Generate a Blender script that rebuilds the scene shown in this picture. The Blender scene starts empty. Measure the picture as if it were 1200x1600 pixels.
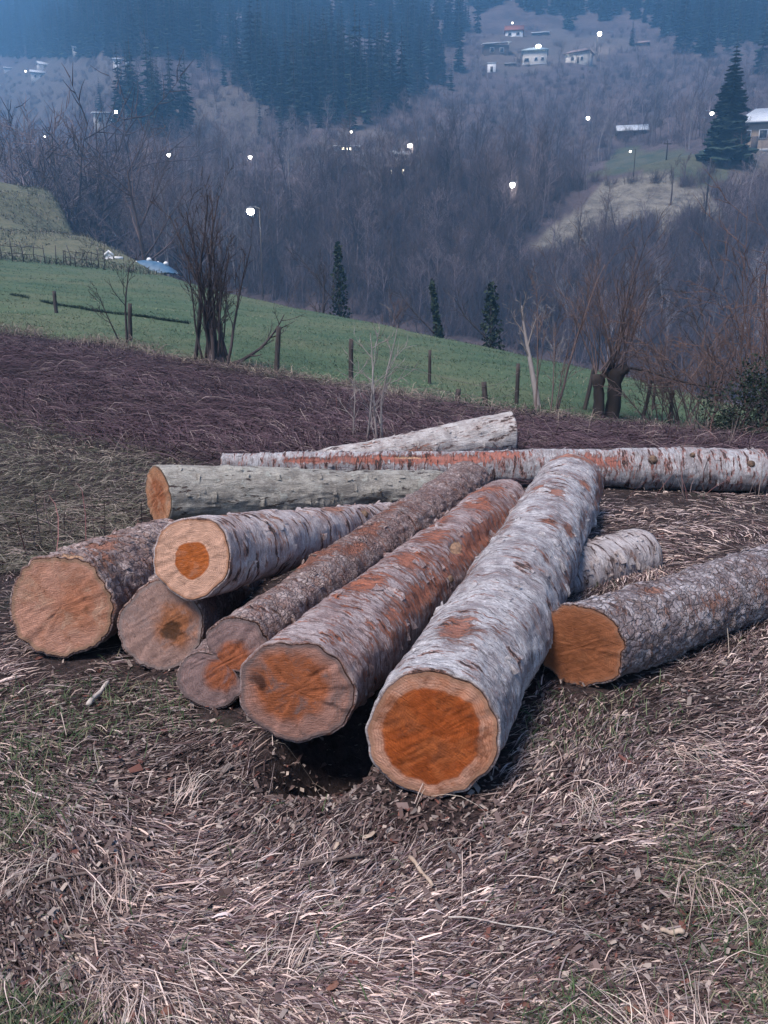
import bpy, math, random
import numpy as np
from mathutils import Vector, Matrix

random.seed(7)
rs = np.random.RandomState(11)
R = math.radians
scene = bpy.context.scene
COL = scene.collection

# ------------------------------------------------------------------ camera
PITCH, CAM_H, FPX = R(14.9), 1.5, 1200.0
cam_d = bpy.data.cameras.new('camera')
cam = bpy.data.objects.new('camera', cam_d)
COL.objects.link(cam)
cam.location = (0, 0, CAM_H)
cam.rotation_euler = (math.pi / 2 - PITCH, 0, 0)
cam_d.sensor_fit = 'VERTICAL'
cam_d.sensor_height = 36.0
cam_d.lens = 36.0 * FPX / 1600.0
cam_d.clip_start = 0.05
cam_d.clip_end = 6000
scene.camera = cam

# ------------------------------------------------------------------ light
SUN_EL, SUN_AZ = R(58), R(225)          # azimuth clockwise from +Y (the view direction)
world = bpy.data.worlds.new('World')
scene.world = world
world.use_nodes = True
wn = world.node_tree
bg = wn.nodes['Background']
sky = wn.nodes.new('ShaderNodeTexSky')
sky.sky_type = 'NISHITA'
sky.sun_disc = False
sky.sun_elevation = SUN_EL
sky.sun_rotation = SUN_AZ
sky.altitude = 600
sky.air_density = 1.0
sky.dust_density = 0.6
sky.ozone_density = 2.2
wn.links.new(sky.outputs[0], bg.inputs['Color'])
bg.inputs['Strength'].default_value = 0.042
sun_d = bpy.data.lights.new('sun', 'SUN')
sun_d.energy = 1.65
sun_d.angle = R(22)
sun_d.color = (1.0, 0.90, 0.82)
sun = bpy.data.objects.new('sun', sun_d)
COL.objects.link(sun)
sd = Vector((math.sin(SUN_AZ) * math.cos(SUN_EL), math.cos(SUN_AZ) * math.cos(SUN_EL), math.sin(SUN_EL)))
sun.rotation_euler = sd.to_track_quat('Z', 'Y').to_euler()
sun.location = (0, -20, 40)
scene.view_settings.view_transform = 'Standard'
scene.view_settings.look = 'None'
scene.view_settings.gamma = 1.0
scene.view_settings.exposure = 1.95
scene.view_settings.use_curve_mapping = False
scene.render.engine = 'CYCLES'
cy = scene.cycles
cy.max_bounces = 6
cy.diffuse_bounces = 3
cy.glossy_bounces = 2
cy.transmission_bounces = 2
cy.volume_bounces = 1
cy.transparent_max_bounces = 8
cy.sample_clamp_indirect = 4
cy.caustics_reflective = cy.caustics_refractive = False
cy.use_denoising = True
HAZE_DENSITY = 0.0012
HAZE_COLOR = (0.25, 0.58, 1.0)

# ------------------------------------------------------------------ helpers
CP, SP = math.cos(PITCH), math.sin(PITCH)


def ray(u, v):
    yc = (800 - v) / FPX
    return Vector(((u - 600) / FPX, CP + SP * yc, -SP + CP * yc))


def at(u, v, d):
    """world point seen at photo position (u, v), d metres in front of the camera"""
    return Vector((0, 0, CAM_H)) + ray(u, v) * d


def S(x, a, b):
    t = np.clip((x - a) / (b - a), 0, 1)
    return t * t * (3 - 2 * t)


def _hash(i, j, k, seed):
    h = (i.astype(np.int64) * 374761393 + j.astype(np.int64) * 668265263 + k.astype(np.int64) * 2147483647 + seed * 144665) & 0xFFFFFFFF
    h = ((h ^ (h >> 13)) * 1274126177) & 0xFFFFFFFF
    h = ((h ^ (h >> 15)) * 2246822519) & 0xFFFFFFFF
    return ((h ^ (h >> 16)) & 0xFFFFFF) / float(0xFFFFFF) * 2 - 1


def vn(x, y, z=0.0, seed=0):
    """value noise, -1..1, vectorised"""
    x, y, z = np.broadcast_arrays(np.asarray(x, float), np.asarray(y, float), np.asarray(z, float))
    xi, yi, zi = np.floor(x), np.floor(y), np.floor(z)
    fx, fy, fz = x - xi, y - yi, z - zi
    fx, fy, fz = [t * t * (3 - 2 * t) for t in (fx, fy, fz)]
    out = 0
    for a in (0, 1):
        wx = fx if a else 1 - fx
        for b in (0, 1):
            wy = fy if b else 1 - fy
            for c in (0, 1):
                wz = fz if c else 1 - fz
                out = out + wx * wy * wz * _hash(xi + a, yi + b, zi + c, seed)
    return out


def fbm(x, y, z=0.0, seed=0, o=4):
    s, amp, t = 0, 1.0, 0
    for k in range(o):
        s = s + amp * vn(np.asarray(x) * 2 ** k, np.asarray(y) * 2 ** k, np.asarray(z) * 2 ** k, seed + k * 17)
        t += amp
        amp *= 0.5
    return s / t


def mesh_np(name, V, polys, smooth=False, attrs=None, mats=(), mat_index=None):
    """polys: list of int arrays (n, k); attrs: {name: (n,) float or (n,4) colour} per vertex"""
    me = bpy.data.meshes.new(name)
    V = np.ascontiguousarray(V, dtype=np.float32)
    me.vertices.add(len(V))
    me.vertices.foreach_set('co', V.ravel())
    polys = [np.asarray(p, dtype=np.int32) for p in polys if len(p)]
    loops = np.concatenate([p.ravel() for p in polys])
    tot = np.concatenate([np.full(len(p), p.shape[1], dtype=np.int32) for p in polys])
    start = np.concatenate([[0], np.cumsum(tot)[:-1]]).astype(np.int32)
    me.loops.add(len(loops))
    me.loops.foreach_set('vertex_index', loops)
    me.polygons.add(len(tot))
    me.polygons.foreach_set('loop_start', start)
    me.polygons.foreach_set('loop_total', tot)
    if smooth:
        me.polygons.foreach_set('use_smooth', np.ones(len(tot), dtype=bool))
    for k, a in (attrs or {}).items():
        a = np.ascontiguousarray(a, dtype=np.float32)
        if a.ndim == 1:
            at_ = me.attributes.new(k, 'FLOAT', 'POINT')
            at_.data.foreach_set('value', a)
        else:
            at_ = me.attributes.new(k, 'FLOAT_COLOR', 'POINT')
            at_.data.foreach_set('color', a.ravel())
    for m in mats:
        me.materials.append(m)
    if mat_index is not None:
        me.polygons.foreach_set('material_index', np.asarray(mat_index, dtype=np.int32))
    me.update(calc_edges=True)
    return me


def link(name, data, parent=None, loc=None):
    o = bpy.data.objects.new(name, data)
    COL.objects.link(o)
    if parent is not None:
        o.parent = parent
    if loc is not None:
        o.location = loc
    return o


def tag(o, label=None, cat=None, group=None, kind=None):
    if label: o['label'] = label
    if cat: o['category'] = cat
    if group: o['group'] = group
    if kind: o['kind'] = kind
    return o


def empty(name, loc, rot=None):
    o = bpy.data.objects.new(name, None)
    COL.objects.link(o)
    o.empty_display_size = 0.2
    o.location = loc
    if rot is not None: o.rotation_euler = rot
    return o


class MB:
    """collects tubes, boxes and polygons into one mesh"""
    def __init__(s):
        s.V, s.Q, s.T, s.n = [], [], [], 0

    def add(s, V, quads=None, tris=None):
        V = np.asarray(V, float)
        if quads is not None and len(quads): s.Q.append(np.asarray(quads) + s.n)
        if tris is not None and len(tris): s.T.append(np.asarray(tris) + s.n)
        s.V.append(V)
        s.n += len(V)

    def tube(s, pts, rad, k=5, cap=False):
        pts = np.asarray(pts, float)
        n = len(pts)
        rad = np.broadcast_to(np.asarray(rad, float), (n,))
        d = np.gradient(pts, axis=0)
        d /= np.linalg.norm(d, axis=1)[:, None] + 1e-9
        ref = np.array([0.31, 0.95, 0.1]) if abs(d[0][2]) > 0.8 else np.array([0, 0, 1.0])
        x = np.cross(d, ref); x /= np.linalg.norm(x, axis=1)[:, None] + 1e-9
        y = np.cross(d, x)
        a = np.arange(k) * 2 * np.pi / k
        V = pts[:, None, :] + rad[:, None, None] * (np.cos(a)[None, :, None] * x[:, None, :] + np.sin(a)[None, :, None] * y[:, None, :])
        i, j = np.meshgrid(np.arange(n - 1), np.arange(k), indexing='ij')
        j2 = (j + 1) % k
        q = np.stack([i * k + j, i * k + j2, (i + 1) * k + j2, (i + 1) * k + j], -1).reshape(-1, 4)
        t = None
        V = V.reshape(-1, 3)
        if cap:
            V = np.vstack([V, pts[0], pts[-1]])
            t = [[n * k, (b + 1) % k, b] for b in range(k)] + [[n * k + 1, (n - 1) * k + b, (n - 1) * k + (b + 1) % k] for b in range(k)]
        s.add(V, q, t)

    def box(s, c, size, rz=0.0, M=None):
        hx, hy, hz = [t / 2 for t in size]
        V = np.array([[sx * hx, sy * hy, sz * hz] for sz in (-1, 1) for sy in (-1, 1) for sx in (-1, 1)], float)
        cs, sn = math.cos(rz), math.sin(rz)
        V = np.stack([V[:, 0] * cs - V[:, 1] * sn, V[:, 0] * sn + V[:, 1] * cs, V[:, 2]], 1) + np.asarray(c, float)
        s.add(V, [[0, 2, 3, 1], [4, 5, 7, 6], [0, 1, 5, 4], [2, 6, 7, 3], [0, 4, 6, 2], [1, 3, 7, 5]])

    def mesh(s, name, mats=(), smooth=False, attrs=None):
        ps = []
        if s.Q: ps.append(np.vstack(s.Q))
        if s.T: ps.append(np.vstack(s.T))
        return mesh_np(name, np.vstack(s.V), ps, smooth, attrs, mats)

    def build(s, name, mat, parent=None, loc=None, smooth=False):
        return link(name, s.mesh(name, [mat], smooth), parent, loc)


# ------------------------------------------------------------------ node helpers
def mat_new(name):
    m = bpy.data.materials.new(name)
    m.use_nodes = True
    nt = m.node_tree
    b = nt.nodes['Principled BSDF']
    b.inputs['Roughness'].default_value = 0.85
    b.inputs['Specular IOR Level'].default_value = 0.25
    return m, nt, b


def nd(nt, typ, ins=None, **props):
    n = nt.nodes.new('ShaderNode' + typ)
    for k, v in props.items():
        setattr(n, k, v)
    for k, v in (ins or {}).items():
        sk = n.inputs[k]
        if isinstance(v, bpy.types.NodeSocket):
            nt.links.new(v, sk)
        else:
            sk.default_value = v
    return n


def mth(nt, op, a, b=0.5, c=None):
    n = nd(nt, 'Math', {0: a, 1: b}, operation=op)
    if c is not None: n.inputs[2].default_value = c
    return n.outputs[0]


def mapr(nt, x, a, b, c=0.0, d=1.0):
    n = nd(nt, 'MapRange', {'Value': x, 'From Min': a, 'From Max': b, 'To Min': c, 'To Max': d}, interpolation_type='SMOOTHSTEP')
    return n.outputs[0]


def c4(c):
    return (c[0], c[1], c[2], 1.0)


def mix(nt, f, a, b, blend='MIX'):
    n = nt.nodes.new('ShaderNodeMix')
    n.data_type = 'RGBA'
    n.blend_type = blend
    for k, v in ((0, f), (6, a), (7, b)):
        if isinstance(v, bpy.types.NodeSocket): nt.links.new(v, n.inputs[k])
        elif k == 0: n.inputs[0].default_value = v
        else: n.inputs[k].default_value = c4(v)
    return n.outputs[2]


def noise(nt, vec, scale, detail=4, rough=0.55, dist=0.0):
    n = nd(nt, 'TexNoise', {'Scale': scale, 'Detail': detail, 'Roughness': rough, 'Distortion': dist})
    if vec is not None: nt.links.new(vec, n.inputs['Vector'])
    return n.outputs[0]


def scl(nt, vec, s):
    return nd(nt, 'VectorMath', {0: vec, 1: s}, operation='MULTIPLY').outputs[0]


def attr(nt, name):
    return nd(nt, 'Attribute', attribute_name=name)


def bump(nt, b, h, strength=0.5, dist=0.01):
    n = nd(nt, 'Bump', {'Height': h, 'Strength': strength, 'Distance': dist})
    nt.links.new(n.outputs[0], b.inputs['Normal'])
    return n


def vary_mat(name, c1, c2, scale=8.0, rough=0.85, bumpd=0.0, stretch=(1, 1, 1), per_object=0.0):
    """two colours of the thing's own, mixed by grain; optional shift from one object to the next"""
    m, nt, b = mat_new(name)
    tc = nd(nt, 'TexCoord').outputs['Object']
    f = noise(nt, scl(nt, tc, stretch), scale, 5, 0.65)
    f = mapr(nt, f, 0.3, 0.7)
    col = mix(nt, f, c1, c2)
    if per_object:
        oi = nd(nt, 'ObjectInfo').outputs['Random']
        k = mapr(nt, oi, 0, 1, 1 - per_object, 1 + per_object)
        col = nd(nt, 'VectorMath', {0: col, 'Scale': k}, operation='SCALE').outputs[0]
    nt.links.new(col, b.inputs['Base Color'])
    b.inputs['Roughness'].default_value = rough
    if bumpd: bump(nt, b, f, 0.6, bumpd)
    return m


def strand_mat(name, rough=0.8):
    """colour carried by each blade or leaf"""
    m, nt, b = mat_new(name)
    nt.links.new(attr(nt, 'tint').outputs['Color'], b.inputs['Base Color'])
    b.inputs['Roughness'].default_value = rough
    b.inputs['Specular IOR Level'].default_value = 0.2
    return m


# ------------------------------------------------------------------ the lie of the land
A_C = [-.75, -.6, -.45, -.36, -.2, 0, .2, .33, .45, .8]
Y_C = [110, 105, 100, 62, 45, 33, 27, 23.5, 20.5, 17]
PROF_Y = [0, 55, 72, 90, 112, 136, 142, 164, 185, 220, 300, 400, 480, 560, 620]
PROF_Z = [-16, -16, -13, -6, 7, 22.5, 23.8, 25, 34, 48, 80, 125, 172, 226, 270]
_py = np.linspace(0, 620, 621)
_pz = np.interp(_py, PROF_Y, PROF_Z)
_pz = np.convolve(np.pad(_pz, 4, mode='edge'), np.ones(9) / 9, 'valid')


def crest(a):
    return np.interp(a, A_C, Y_C)


def gh(x, y, fine=True):
    x = np.asarray(x, float); y = np.asarray(y, float)
    yy = np.maximum(y, 1.0)
    a = x / yy
    near = -0.09 * x * S(y, 4.5, 14) - 0.03 * np.maximum(x, 0) * S(y, 8, 16)
    near = near + 0.05 * np.maximum(y - 16, 0) + 0.02 * np.maximum(y - 24, 0) * S(-a, 0.1, 0.35)
    q = np.hypot((x + 50 + 1.5 * vn(x / 5, y / 5, 0, 88)) / 22, (y - 82) / 21)
    near = near + 3.7 * S(1.28 - q, 0.0, 0.55) + 0.5 * fbm(x / 4, y / 4, 0, 89, 3) * S(y, 48, 60) + 1.6 * S(-x - 0.28 * (y - 60), 14, 18) * S(y, 52, 62)
    s = 1 + 1.15 * S(-a, 0.27, 0.5)
    yf = y / s
    far = np.interp(yf, _py, _pz) * s
    far = far + fbm(x / 45, y / 45, 0, 3, 3) * 5 * S(y, 90, 200) + 4 * S(a, 0.2, 0.42) * S(y, 90, 140)
    yc = crest(a)
    w = S(y, yc - 2, yc + 32)
    z = near * (1 - w) + far * w
    z = z - 0.26 * np.exp(-(((x + 0.17 - 0.35 * (y - 2.42)) / 0.15) ** 4 + ((y - 2.46) / 0.26) ** 4))  # hollow shaped to darken the gap between the two front logs
    if fine:
        z = z + 0.022 * fbm(x * 1.7, y * 1.7, 0, 5, 3) * S(np.abs(y - 4) + 3 * 0, -1, 0) + 0.10 * fbm(x / 3, y / 3, 0, 9, 3) * S(y, 8, 16)
        z = z + 1.2 * fbm(x / 9, y / 9, 0, 21, 3) * S(y, 60, 110)
    return z


def hit(u, v):
    r = ray(u, v)
    d = np.geomspace(1.0, 1500, 900)
    x, y, z = r.x * d, r.y * d, CAM_H + r.z * d
    below = z < gh(x, y)
    if not below.any():
        return None
    i = int(np.argmax(below))
    lo, hi = d[max(i - 1, 0)], d[i]
    for _ in range(14):
        m = (lo + hi) / 2
        if CAM_H + r.z * m < float(gh(r.x * m, r.y * m)): hi = m
        else: lo = m
    p = at(u, v, hi)
    return Vector((p.x, p.y, float(gh(p.x, p.y))))


def hits(us, vs):
    """vectorised hit for scattering"""
    us, vs = np.asarray(us, float), np.asarray(vs, float)
    yc = (800 - vs) / FPX
    rx, ry, rz = (us - 600) / FPX, CP + SP * yc, -SP + CP * yc
    res = np.full(len(us), np.nan)
    prev = 1.0
    for d in np.geomspace(8.0, 1400, 420):
        z = CAM_H + rz * d
        m = np.isnan(res) & (z < gh(rx * d, ry * d))
        res[m] = d
        prev = d
    return np.stack([rx * res, ry * res, gh(rx * res, ry * res)], 1), res


def inside(px, py, poly):
    c = np.zeros(np.shape(px), bool)
    n = len(poly)
    for i in range(n):
        x1, y1 = poly[i][:2]; x2, y2 = poly[(i + 1) % n][:2]
        cond = ((y1 > py) != (y2 > py))
        t = (px < (x2 - x1) * (py - y1) / (y2 - y1 + 1e-12) + x1)
        c ^= cond & t
    return c


# edge between the bracken and the green pasture, found on the ground
_e = [hit(u, v) for u, v in ((0, 518), (200, 545), (335, 574), (440, 590), (600, 620), (750, 642), (900, 660), (1090, 676))]
EDGE_A = [p.x / p.y for p in _e]
EDGE_Y = [p.y for p in _e]


def edge(x, y):
    return np.interp(x / np.maximum(y, 1), EDGE_A, EDGE_Y)


MEADOWS = {  # open ground on the far hillside, outlined on the hill itself
    'dry': [hit(u, v) for u, v in ((790, 405), (835, 355), (880, 312), (930, 290), (1035, 288), (1110, 298), (1130, 352), (1040, 352), (960, 352), (900, 378), (835, 412))],
    'green': [hit(u, v) for u, v in ((905, 283), (960, 235), (1060, 225), (1110, 240), (1100, 285), (1010, 286))],
    'yard': [hit(u, v) for u, v in ((1090, 235), (1200, 225), (1230, 290), (1110, 300))],
    'terrace': [hit(u, v) for u, v in ((745, 118), (870, 112), (930, 100), (1010, 75), (1000, 60), (860, 40), (760, 60))],
    'village': [hit(u, v) for u, v in ((480, 225), (560, 190), (680, 240), (660, 285), (560, 300), (500, 270))],
    'slope': [hit(u, v) for u, v in ((290, 165), (340, 140), (420, 140), (400, 230), (310, 225))],
    'far_left': [hit(u, v) for u, v in ((0, 100), (80, 92), (190, 80), (215, 110), (150, 170), (60, 190), (0, 190))],
}
RAVINE = ((380, 480), (400, 360), (480, 310), (560, 290), (640, 268), (760, 262), (880, 262), (905, 285), (850, 330), (815, 400), (900, 400), (1080, 380), (1230, 380), (1230, 600), (1000, 600), (850, 565), (600, 510))

# ------------------------------------------------------------------ ground and hillside
def build_terrain():
    r1 = np.arange(5.0, 32, 0.13)
    r2 = np.arange(32, 125, 0.75)
    r3 = np.geomspace(125, 1450, 190)
    rr = np.concatenate([r1, r2, r3])
    ph = np.concatenate([np.linspace(-80, -37, 40)[:-1], np.linspace(-37, 37, 250), np.linspace(37, 80, 40)[1:]])
    ph = np.radians(ph)
    rg, pg = np.meshgrid(rr, ph, indexing='ij')
    X = rg * np.sin(pg)
    Y = rg * np.cos(pg) - 8.0
    Z = gh(X, Y)
    n, k = X.shape
    i, j = np.meshgrid(np.arange(n - 1), np.arange(k - 1), indexing='ij')
    q = np.stack([i * k + j, i * k + j + 1, (i + 1) * k + j + 1, (i + 1) * k + j], -1).reshape(-1, 4)
    V = np.stack([X, Y, Z], -1).reshape(-1, 3)
    x, y = V[:, 0], V[:, 1]
    a = x / np.maximum(y, 1)
    e = edge(x, y) + 0.6 * fbm(x * 0.9, y * 0.9, 0, 31, 3)
    wob = fbm(x / 5, y / 5, 0, 77, 3)
    past = S(y - e, -0.4, 0.8)
    brack = (1 - past) * S(y - (6.13 - 0.71 * np.minimum(x, -0.7)) + 0.8 * wob, -0.4, 0.8)
    zone = np.zeros((len(V), 4))
    yc = crest(a)
    nearside = (1 - S(y, yc + 2, yc + 14))
    zone[:, 0] = past * nearside
    zone[:, 1] = brack
    zone[:, 3] = nearside
    wx = x + 5 * vn(x / 10, y / 10, 0, 41); wy = y + 5 * vn(x / 10, y / 10, 0, 42)
    for nm in ('dry', 'terrace', 'village', 'slope', 'far_left', 'yard'):
        m = inside(wx, wy, MEADOWS[nm])
        zone[m, 2] = {'dry': 1.0, 'yard': 0.45, 'terrace': 0.3, 'village': 0.35, 'slope': 0.4, 'far_left': 0.35}[nm]
    rv = [hit(u, v) for u, v in RAVINE]
    soft = (inside(wx, wy, rv) & (nearside < .5)).astype(float).reshape(n, k)
    for _ in range(14):
        soft[1:-1, 1:-1] = (soft[:-2, 1:-1] + soft[2:, 1:-1] + soft[1:-1, :-2] + soft[1:-1, 2:]) / 4
    zone[:, 1] = np.maximum(zone[:, 1] * nearside, soft.ravel() * 0.45)
    m = inside(wx, wy, MEADOWS['green'])
    zone[m, 0] = 0.75
    # turn of the knoll on the left: rough pale grass
    kn = np.exp(-(((x + 43) / 18) ** 2 + ((y - 84) / 20) ** 2)) * nearside
    zone[:, 2] = np.maximum(zone[:, 2], S(y + 3 * wob, 50, 57) * S(-a, 0.2, 0.3) * nearside * 0.55)
    near_face = (y < yc + 9).reshape(n, k)[:-1, :-1].reshape(-1)
    for nm, mask in (('ground', near_face), ('hillside', ~near_face)):
        qq = q[mask]
        used = np.unique(qq)
        re = np.full(len(V), -1); re[used] = np.arange(len(used))
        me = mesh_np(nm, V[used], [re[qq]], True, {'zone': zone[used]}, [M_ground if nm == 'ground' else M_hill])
        tag(link(nm, me), kind='structure')


def ground_mat():
    m, nt, b = mat_new('soil_and_turf')
    p = nd(nt, 'NewGeometry').outputs['Position']
    z = nd(nt, 'SeparateColor', {0: attr(nt, 'zone').outputs['Color']})
    n1 = noise(nt, p, 2.2, 6, 0.65)
    n2 = noise(nt, p, 28, 5, 0.7)
    n3 = noise(nt, scl(nt, p, (0.5, 1.4, 1)), 0.55, 5, 0.6)
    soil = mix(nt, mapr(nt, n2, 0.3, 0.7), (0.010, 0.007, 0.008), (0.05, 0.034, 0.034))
    soil = mix(nt, mapr(nt, n1, 0.55, 0.75, 0, 0.7), soil, (0.04, 0.05, 0.032))
    brk = mix(nt, mapr(nt, n2, 0.3, 0.7), (0.024, 0.015, 0.02), (0.065, 0.043, 0.053))
    g1 = mix(nt, mapr(nt, n3, 0.3, 0.72), (0.045, 0.085, 0.05), (0.09, 0.125, 0.072))
    g1 = mix(nt, mapr(nt, n2, 0.45, 0.8, 0, 0.5), g1, (0.03, 0.06, 0.04))
    g1 = mix(nt, mapr(nt, n1, 0.6, 0.8, 0, 0.35), g1, (0.12, 0.11, 0.08))
    dry = mix(nt, mapr(nt, n1, 0.3, 0.7), (0.10, 0.095, 0.07), (0.20, 0.17, 0.125))
    g1 = mix(nt, mapr(nt, noise(nt, p, 0.16, 5, 0.65), 0.45, 0.62, 0, 0.6), g1, (0.115, 0.125, 0.075))
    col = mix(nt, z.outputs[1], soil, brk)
    col = mix(nt, z.outputs[0], col, g1)
    col = mix(nt, z.outputs[2], col, dry)
    nt.links.new(col, b.inputs['Base Color'])
    b.inputs['Roughness'].default_value = 0.95
    bump(nt, b, n2, 0.8, 0.03)
    return m


def hill_mat():
    m, nt, b = mat_new('woodland_floor')
    p = nd(nt, 'NewGeometry').outputs['Position']
    z = nd(nt, 'SeparateColor', {0: attr(nt, 'zone').outputs['Color']})
    n1 = noise(nt, p, 0.09, 6, 0.65)
    n2 = noise(nt, p, 0.6, 6, 0.7)
    fl = mix(nt, mapr(nt, n1, 0.35, 0.65), (0.09, 0.068, 0.074), (0.165, 0.125, 0.13))
    fl = mix(nt, mapr(nt, n2, 0.3, 0.75, 0, 0.6), fl, (0.05, 0.04, 0.048))
    g = mix(nt, mapr(nt, n2, 0.3, 0.7), (0.07, 0.085, 0.05), (0.12, 0.13, 0.075))
    g = mix(nt, mapr(nt, noise(nt, p, 0.22, 4), 0.48, 0.62), g, (0.055, 0.085, 0.05))
    d = mix(nt, mapr(nt, n2, 0.28, 0.72), (0.11, 0.095, 0.085), (0.27, 0.24, 0.20))
    d = mix(nt, mapr(nt, n1, 0.5, 0.7, 0, 0.5), d, (0.12, 0.105, 0.095))
    fl = mix(nt, z.outputs[1], fl, (0.038, 0.028, 0.035))
    col = mix(nt, z.outputs[2], fl, d)
    col = mix(nt, z.outputs[0], col, g)
    nt.links.new(col, b.inputs['Base Color'])
    b.inputs['Roughness'].default_value = 0.95
    bump(nt, b, n2, 0.7, 0.8)
    return m


M_ground, M_hill = ground_mat(), hill_mat()
build_terrain()

# haze
hz = MB()
hz.box((0, 740, 195), (3300, 1560, 530))
mh = bpy.data.materials.new('evening_haze'); mh.use_nodes = True
mh.node_tree.nodes.clear()
ho = mh.node_tree.nodes.new('ShaderNodeOutputMaterial')
hv = mh.node_tree.nodes.new('ShaderNodeVolumePrincipled')
hv.inputs['Color'].default_value = c4(HAZE_COLOR)
hv.inputs['Density'].default_value = HAZE_DENSITY
hv.inputs['Anisotropy'].default_value = 0.0
mh.node_tree.links.new(hv.outputs[0], ho.inputs['Volume'])
tag(hz.build('haze', mh), kind='stuff')

# ------------------------------------------------------------------ the logs
def bark_mat(name, light, mid, dark, orange=(0.42, 0.13, 0.05), ring=0.6, ring_scale=100.0, plate=0.0, plate_scale=(40, 40, 26), scrape=0.35,
             gouge=0.3, lichen=0.0, lengthwise=False, bumpd=0.012, inner=(0.055, 0.032, 0.03), slash=0.6, warp=0.035):
    m, nt, b = mat_new(name)
    tc = nd(nt, 'TexCoord').outputs['Object']
    wv = nd(nt, 'TexNoise', {'Vector': tc, 'Scale': 6.0, 'Detail': 5.0, 'Roughness': 0.65}).outputs['Color']
    wv = nd(nt, 'VectorMath', {0: wv, 1: (0.5, 0.5, 0.5)}, operation='SUBTRACT').outputs[0]
    p = nd(nt, 'VectorMath', {0: wv, 1: (warp * 2, warp * 2, warp * 2), 2: tc}, operation='MULTIPLY_ADD').outputs[0]
    st = (7, 7, 0.9) if lengthwise else (1.0, 1.0, 7.0)
    rg = noise(nt, scl(nt, p, st), ring_scale / 7.0, 6, 0.7)
    rg2 = noise(nt, scl(nt, p, st), ring_scale / 3.0, 4, 0.65)
    blot = noise(nt, p, 6.5, 6, 0.68)
    fine = noise(nt, p, 130, 4, 0.7)
    speck = noise(nt, scl(nt, p, (1, 1, 2.2)), 42, 5, 0.7)
    col = mix(nt, mapr(nt, blot, 0.38, 0.62), mid, light)
    col = mix(nt, mapr(nt, speck, 0.52, 0.68, 0, 0.75), col, mid)
    col = mix(nt, mth(nt, 'MULTIPLY', mapr(nt, rg, 0.50, 0.36), ring), col, tuple(t * 0.45 for t in mid))
    col = mix(nt, mth(nt, 'MULTIPLY', mapr(nt, rg2, 0.42, 0.30), ring), col, dark)
    col = mix(nt, mth(nt, 'MULTIPLY', mapr(nt, rg2, 0.54, 0.68), 0.7), col, tuple(min(1, t * 1.4) for t in light))
    h = mth(nt, 'ADD', rg, mth(nt, 'MULTIPLY', rg2, 0.6))
    if plate:
        wv2 = nd(nt, 'TexNoise', {'Vector': tc, 'Scale': 34.0, 'Detail': 3.0, 'Roughness': 0.6}).outputs['Color']
        wv2 = nd(nt, 'VectorMath', {0: wv2, 1: (0.5, 0.5, 0.5)}, operation='SUBTRACT').outputs[0]
        pp = nd(nt, 'VectorMath', {0: wv2, 1: (0.03, 0.03, 0.03), 2: p}, operation='MULTIPLY_ADD').outputs[0]
        vo = nd(nt, 'TexVoronoi', {'Vector': scl(nt, pp, plate_scale), 'Scale': 1.0, 'Randomness': 1.0}, feature='DISTANCE_TO_EDGE').outputs['Distance']
        vc = nd(nt, 'TexVoronoi', {'Vector': scl(nt, pp, plate_scale), 'Scale': 1.0, 'Randomness': 1.0}).outputs['Color']
        cell = nd(nt, 'SeparateColor', {0: vc}).outputs[0]
        cell2 = nd(nt, 'SeparateColor', {0: vc}).outputs[1]
        col = mix(nt, mth(nt, 'MULTIPLY', mapr(nt, cell, 0.3, 0.95), 0.7 * plate), col, tuple(t * 0.5 for t in mid))
        col = mix(nt, mth(nt, 'MULTIPLY', mapr(nt, cell2, 0.7, 0.95), 0.6 * plate), col, (orange[0] * 0.6, orange[1] * 0.9, orange[2] * 1.2))
        brk = mapr(nt, noise(nt, p, 17, 4, 0.7), 0.36, 0.6)
        ed = mth(nt, 'MULTIPLY', mapr(nt, mth(nt, 'ADD', vo, mth(nt, 'MULTIPLY', fine, 0.08)), 0.15, 0.05), brk)
        col = mix(nt, mth(nt, 'MULTIPLY', ed, 0.85 * plate), col, inner)
        h = mth(nt, 'ADD', h, mth(nt, 'MULTIPLY', mapr(nt, vo, 0.0, 0.2), 0.7 * plate))
        h = mth(nt, 'ADD', h, mth(nt, 'MULTIPLY', cell, 0.9 * plate))
    # torn places where the orange inner bark shows, broken up along the wrinkles
    sc = attr(nt, 'scrape').outputs['Fac']
    sn = noise(nt, scl(nt, p, (1.2, 1.2, 5.5) if not lengthwise else (5, 5, 0.9)), 9.0, 7, 0.75)
    sv = mth(nt, 'ADD', mth(nt, 'ADD', mth(nt, 'MULTIPLY', sn, 0.8), mth(nt, 'MULTIPLY', rg2, 0.22)), mth(nt, 'MULTIPLY', sc, 0.24))
    lo = 0.72 - 0.22 * scrape
    sm = mapr(nt, sv, lo, lo + 0.05)
    edge_ = mth(nt, 'SUBTRACT', mapr(nt, sv, lo - 0.05, lo), sm)
    oc = mix(nt, mapr(nt, rg, 0.36, 0.62), tuple(t * 0.45 for t in orange), orange)
    oc = mix(nt, mapr(nt, speck, 0.52, 0.7, 0, 0.6), oc, tuple(min(1, t * 1.2 + 0.10) for t in orange))
    col = mix(nt, mth(nt, 'MULTIPLY', edge_, 0.35), col, tuple(t * 0.5 for t in orange))
    col = mix(nt, mth(nt, 'MULTIPLY', sm, 0.85), col, oc)
    h = mth(nt, 'SUBTRACT', h, mth(nt, 'MULTIPLY', sm, 0.5))
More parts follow.
